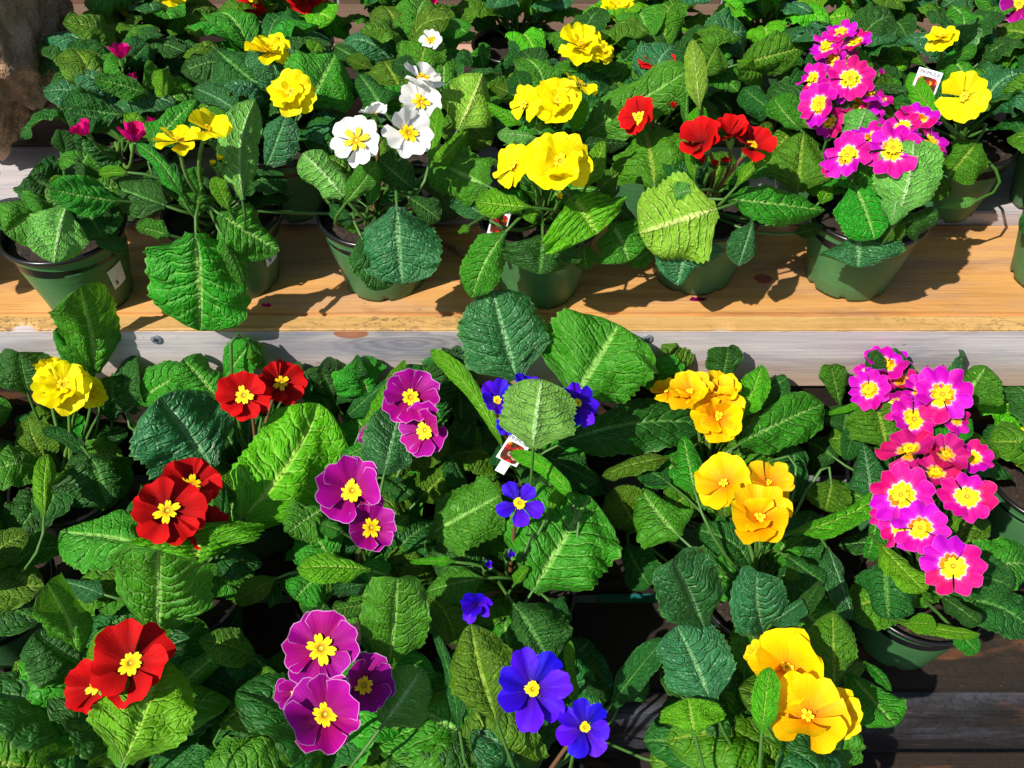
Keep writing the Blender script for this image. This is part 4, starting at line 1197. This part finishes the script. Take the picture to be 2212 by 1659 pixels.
for row, px, col, nf, label in (
 ('A', 2345, 'y', 3, "yellow primrose at the far sunlit end of the upper shelf, front row"),
 ('K', 2330, 'r', 2, "red primrose at the sunlit end of the upper shelf, second row"),
 ('A', -190, 'v', 2, "purple primrose at the shaded end of the upper shelf, front row"),
 ('U', 2300, 'w', 2, "white primrose at the sunlit end of the upper shelf, third row"),
 ('V', 330, 'y', 2, "yellow primrose in the rearmost row of the upper shelf above the hot pink ones"),
 ('V', 620, 'r', 2, "red primrose in the rearmost row of the upper shelf above the yellow blooms"),
 ('V', 870, 'p', 2, "hot pink primrose in the rearmost row of the upper shelf above the white blooms"),
 ('V', 1120, 'w', 2, "white primrose in the rearmost row of the upper shelf, middle"),
 ('V', 1390, 'y', 2, "yellow primrose in the rearmost row of the upper shelf above the red bloom"),
 ('V', 1650, 'b', 2, "blue primrose in the rearmost row of the upper shelf"),
 ('V', 1880, 'o', 2, "golden primrose in the rearmost row of the upper shelf above the magenta blooms"),
 ('V', 2120, 'v', 2, "purple primrose in the rearmost row of the upper shelf, sunlit end"),
 ('B', -130, 'o', 3, "golden primrose beyond the double yellow one under the weathered board"),
 ('B', 2260, 'y', 3, "yellow primrose beyond the magenta and yellow one under the weathered board"),
 ('D', -60, 'w', 3, "white primrose at the end of the bottom step"),
):
    y, z = ROW[row]; p = Plant(px, y, z, label, col); rosette(p, 15, nf, big=.12 if row in 'BCD' else .105)
    p.fill(6)

# ------------------------------------------------------------------ price stickers, picture tags, small litter
def glyphs(txt, size):
    cu = bpy.data.curves.new("lettering", 'FONT'); cu.body = txt; cu.size = size; cu.align_x = 'CENTER'; cu.align_y = 'CENTER'; cu.resolution_u = 3
    ob = bpy.data.objects.new("lettering", cu); C.objects.link(ob); dg = bpy.context.evaluated_depsgraph_get(); dg.update()
    me = bpy.data.meshes.new_from_object(ob.evaluated_get(dg)); V = [tuple(v.co) for v in me.vertices]; F = [tuple(p.vertices) for p in me.polygons]
    bpy.data.objects.remove(ob); bpy.data.meshes.remove(me); bpy.data.curves.remove(cu); return V, F
def sticker(p, ang, zc, roll):
    def cone(a, b, lift):
        z = zc + b; r = .0392 + (.0531 - .0392) * z / .074 + lift; t = R(ang) + a / .046
        return (r * math.cos(t), r * math.sin(t), z)
    cs, sn = math.cos(R(roll)), math.sin(R(roll)); V = []; F = []; mi = []
    n = 9; w, h = .0082, .0125
    for i in range(n):
        for j in range(n):
            a, b = (i / (n - 1) * 2 - 1) * w, (j / (n - 1) * 2 - 1) * h
            V.append(cone(a * cs - b * sn, a * sn + b * cs, .0009))
    F += [f for f in grid_faces(n, n)]; mi += [0] * len(F)
    for txt, size, dx, dy, m in (("$", .0078, -.0030, -.0066, 1), (":", .007, -.0010, -.0005, 2), (":", .007, .0016, .0052, 2)):
        gv, gf = glyphs(txt, size); o = len(V)
        for x, y, _ in gv:
            a, b = dx + x, dy + y; V.append(cone(a * cs - b * sn, a * sn + b * cs, .0012))
        F += [tuple(o + i for i in f) for f in gf]; mi += [m] * len(gf)
    me = mesh_np("price_sticker", V, F, mats=[M_STICK, M_INK, M_INK2], smooth=False, mi=mi)
    add("price_sticker", me, p.pot, p.pot.matrix_basis.inverted() @ Matrix.Identity(4))
sticker(P['A1'], -24, .038, 8); sticker(P['A2'], -26, .046, 8); sticker(P['A3'], -38, .036, 12)
def tag(px, py, y, w, h, tilt, lean, yaw, label, below=.06):
    p = at_y(px, py, y); root = add("plant_tag", None, None, Matrix.Translation(p) @ Matrix.Rotation(R(yaw), 4, 'Z') @ Matrix.Rotation(R(90 - lean), 4, 'X') @ Matrix.Rotation(R(tilt), 4, 'Z'), label, "plant tag", "picture tags in the pots")
    t = .0004
    def slab(x0, x1, y0, y1, z0, z1): return [(x0, y0, z0), (x1, y0, z0), (x1, y1, z0), (x0, y1, z0), (x0, y0, z1), (x1, y0, z1), (x1, y1, z1), (x0, y1, z1)]
    bf = [(3, 2, 1, 0), (4, 5, 6, 7), (0, 1, 5, 4), (1, 2, 6, 5), (2, 3, 7, 6), (3, 0, 4, 7)]
    V = slab(-w / 2, w / 2, -h / 2, h / 2, -t, t); V2 = slab(-w * .22, w * .22, -h / 2 - below, -h / 2, -t, t)
    add("card", mesh_np("card", V + V2, bf + [tuple(8 + i for i in f) for f in bf], mats=[M_CARD], smooth=False), root)
    n = 24; cw, ch = w * .42, h * .36; pv = []; puv = []
    for k in range(n):
        a = 2 * math.pi * k / n; c, s = math.cos(a), math.sin(a)
        x = cw * math.copysign(abs(c) ** .45, c); yy = ch * math.copysign(abs(s) ** .45, s) - h * .11
        pv.append((x, yy, t + .0002)); puv.append((x / w + .5, yy / w + .5))
    add("photo_panel", mesh_np("photo_panel", pv, [tuple(range(n))], puv, [M_PHOTO], smooth=False), root)
    gv, gf = glyphs("PRIMULA", h * .19)
    add("lettering", mesh_np("lettering", [(x, yy + h * .37, t + .0002) for x, yy, _ in gv], gf, mats=[M_INK], smooth=False), root)
tag(1110, 972, P['B4'].o.y - .05, .0205, .027, -30, 22, 0, "white picture tag in the pot of the deep blue primrose", .012)
tag(2000, 182, P['K7'].o.y - .03, .0235, .026, -14, 25, 0, "white picture tag beside the pale yellow bloom")
tag(1079, 478, P['A4'].o.y - .045, .016, .025, -22, 20, 15, "narrow picture tag under the lime leaf of the golden primrose", .02)

def scrap(name, px, py, z, pts, mat, label, cat, th=.0006):
    p = at_z(px, py, z); V = [(x, y, 0) for x, y in pts] + [(x, y, th + .0012 * math.sin(9 * x / .01)) for x, y in pts]; n = len(pts)
    F = [tuple(range(n))[::-1], tuple(range(n, 2 * n))] + [(i, (i + 1) % n, n + (i + 1) % n, n + i) for i in range(n)]
    add(name, mesh_np(name, V, F, mats=[mat], smooth=False), None, Matrix.Translation(p), label, cat)
def blob(w, h, n=11, j=.25):
    return [(w * math.cos(6.283 * k / n) * random.uniform(1 - j, 1 + j), h * math.sin(6.283 * k / n) * random.uniform(1 - j, 1 + j)) for k in range(n)]
scrap("fallen_petal", 1648, 602, T1 + .0005, blob(.0085, .006), M_DRY, "dry brown petal scrap lying on the board between the red and magenta primroses", "fallen petal")
scrap("fallen_petal", 1507, 647, T1 + .0005, blob(.0075, .0028), PETAL['v'], "crushed purple petal under the pot of the red primrose", "fallen petal")
scrap("fallen_petal", 576, 660, T1 + .0005, blob(.0045, .0022), PETAL['p'], "small pink petal scrap beside the butter-yellow primrose's pot", "fallen petal")
scrap("fallen_petal", 1075, 592, T1 + .0005, blob(.006, .004), PETAL['r'], "small red petal scrap behind the golden primrose's hanging leaf", "fallen petal")
def twig(px0, py0, px1, py1, z, r, label):
    a, b = at_z(px0, py0, z + r), at_z(px1, py1, z + r); m = (a + b) / 2 + Vector((.004, -.004, .003))
    o = a.copy(); tv, tf = tube([q - o for q in bez(a, m, b, 8)], r, r * .5)
    add("dry_twig", mesh_np("dry_twig", tv, tf, mats=[M_TWIG]), None, Matrix.Translation(o), label, "twig")
twig(968, 536, 1000, 558, T1, .0014, "curved dry twig on the boards behind the white primrose's pot")
twig(955, 528, 985, 536, T1, .0022, "short dark twig crumb beside the curved twig")
# soil crumbs on the boards: one mass
cv = []; cf = []
def crumb(x, y, z, s):
    o = len(cv)
    for q in ((1, 0, 0), (-1, 0, 0), (0, 1, 0), (0, -1, 0), (0, 0, 1), (0, 0, -.4)):
        cv.append((x + q[0] * s * random.uniform(.6, 1.3), y + q[1] * s * random.uniform(.6, 1.3), z + s * .35 + q[2] * s * random.uniform(.5, 1)))
    for f in ((0, 2, 4), (2, 1, 4), (1, 3, 4), (3, 0, 4), (2, 0, 5), (1, 2, 5), (3, 1, 5), (0, 3, 5)): cf.append(tuple(o + i for i in f))
for i in range(2600):
    crumb(random.uniform(-.6, .7), random.choice((random.uniform(.378, .463), random.uniform(.485, .595))), T2, random.choice((.0006, .0009, .0013, .002)) * random.uniform(.6, 1.1))
for p in P.values():
    if p.o.z == T1:
        for i in range(26):
            a = random.random() * 6.28; rr = .040 + abs(random.gauss(0, .010)); crumb(p.o.x + rr * math.cos(a), max(.645, p.o.y + rr * math.sin(a)), T1, random.uniform(.0004, .0011))
add("soil_crumbs", mesh_np("soil_crumbs", cv, cf, mats=[M_SOIL], smooth=False), kind="stuff", label="dark potting soil crumbs scattered over the lower boards", cat="soil crumbs")
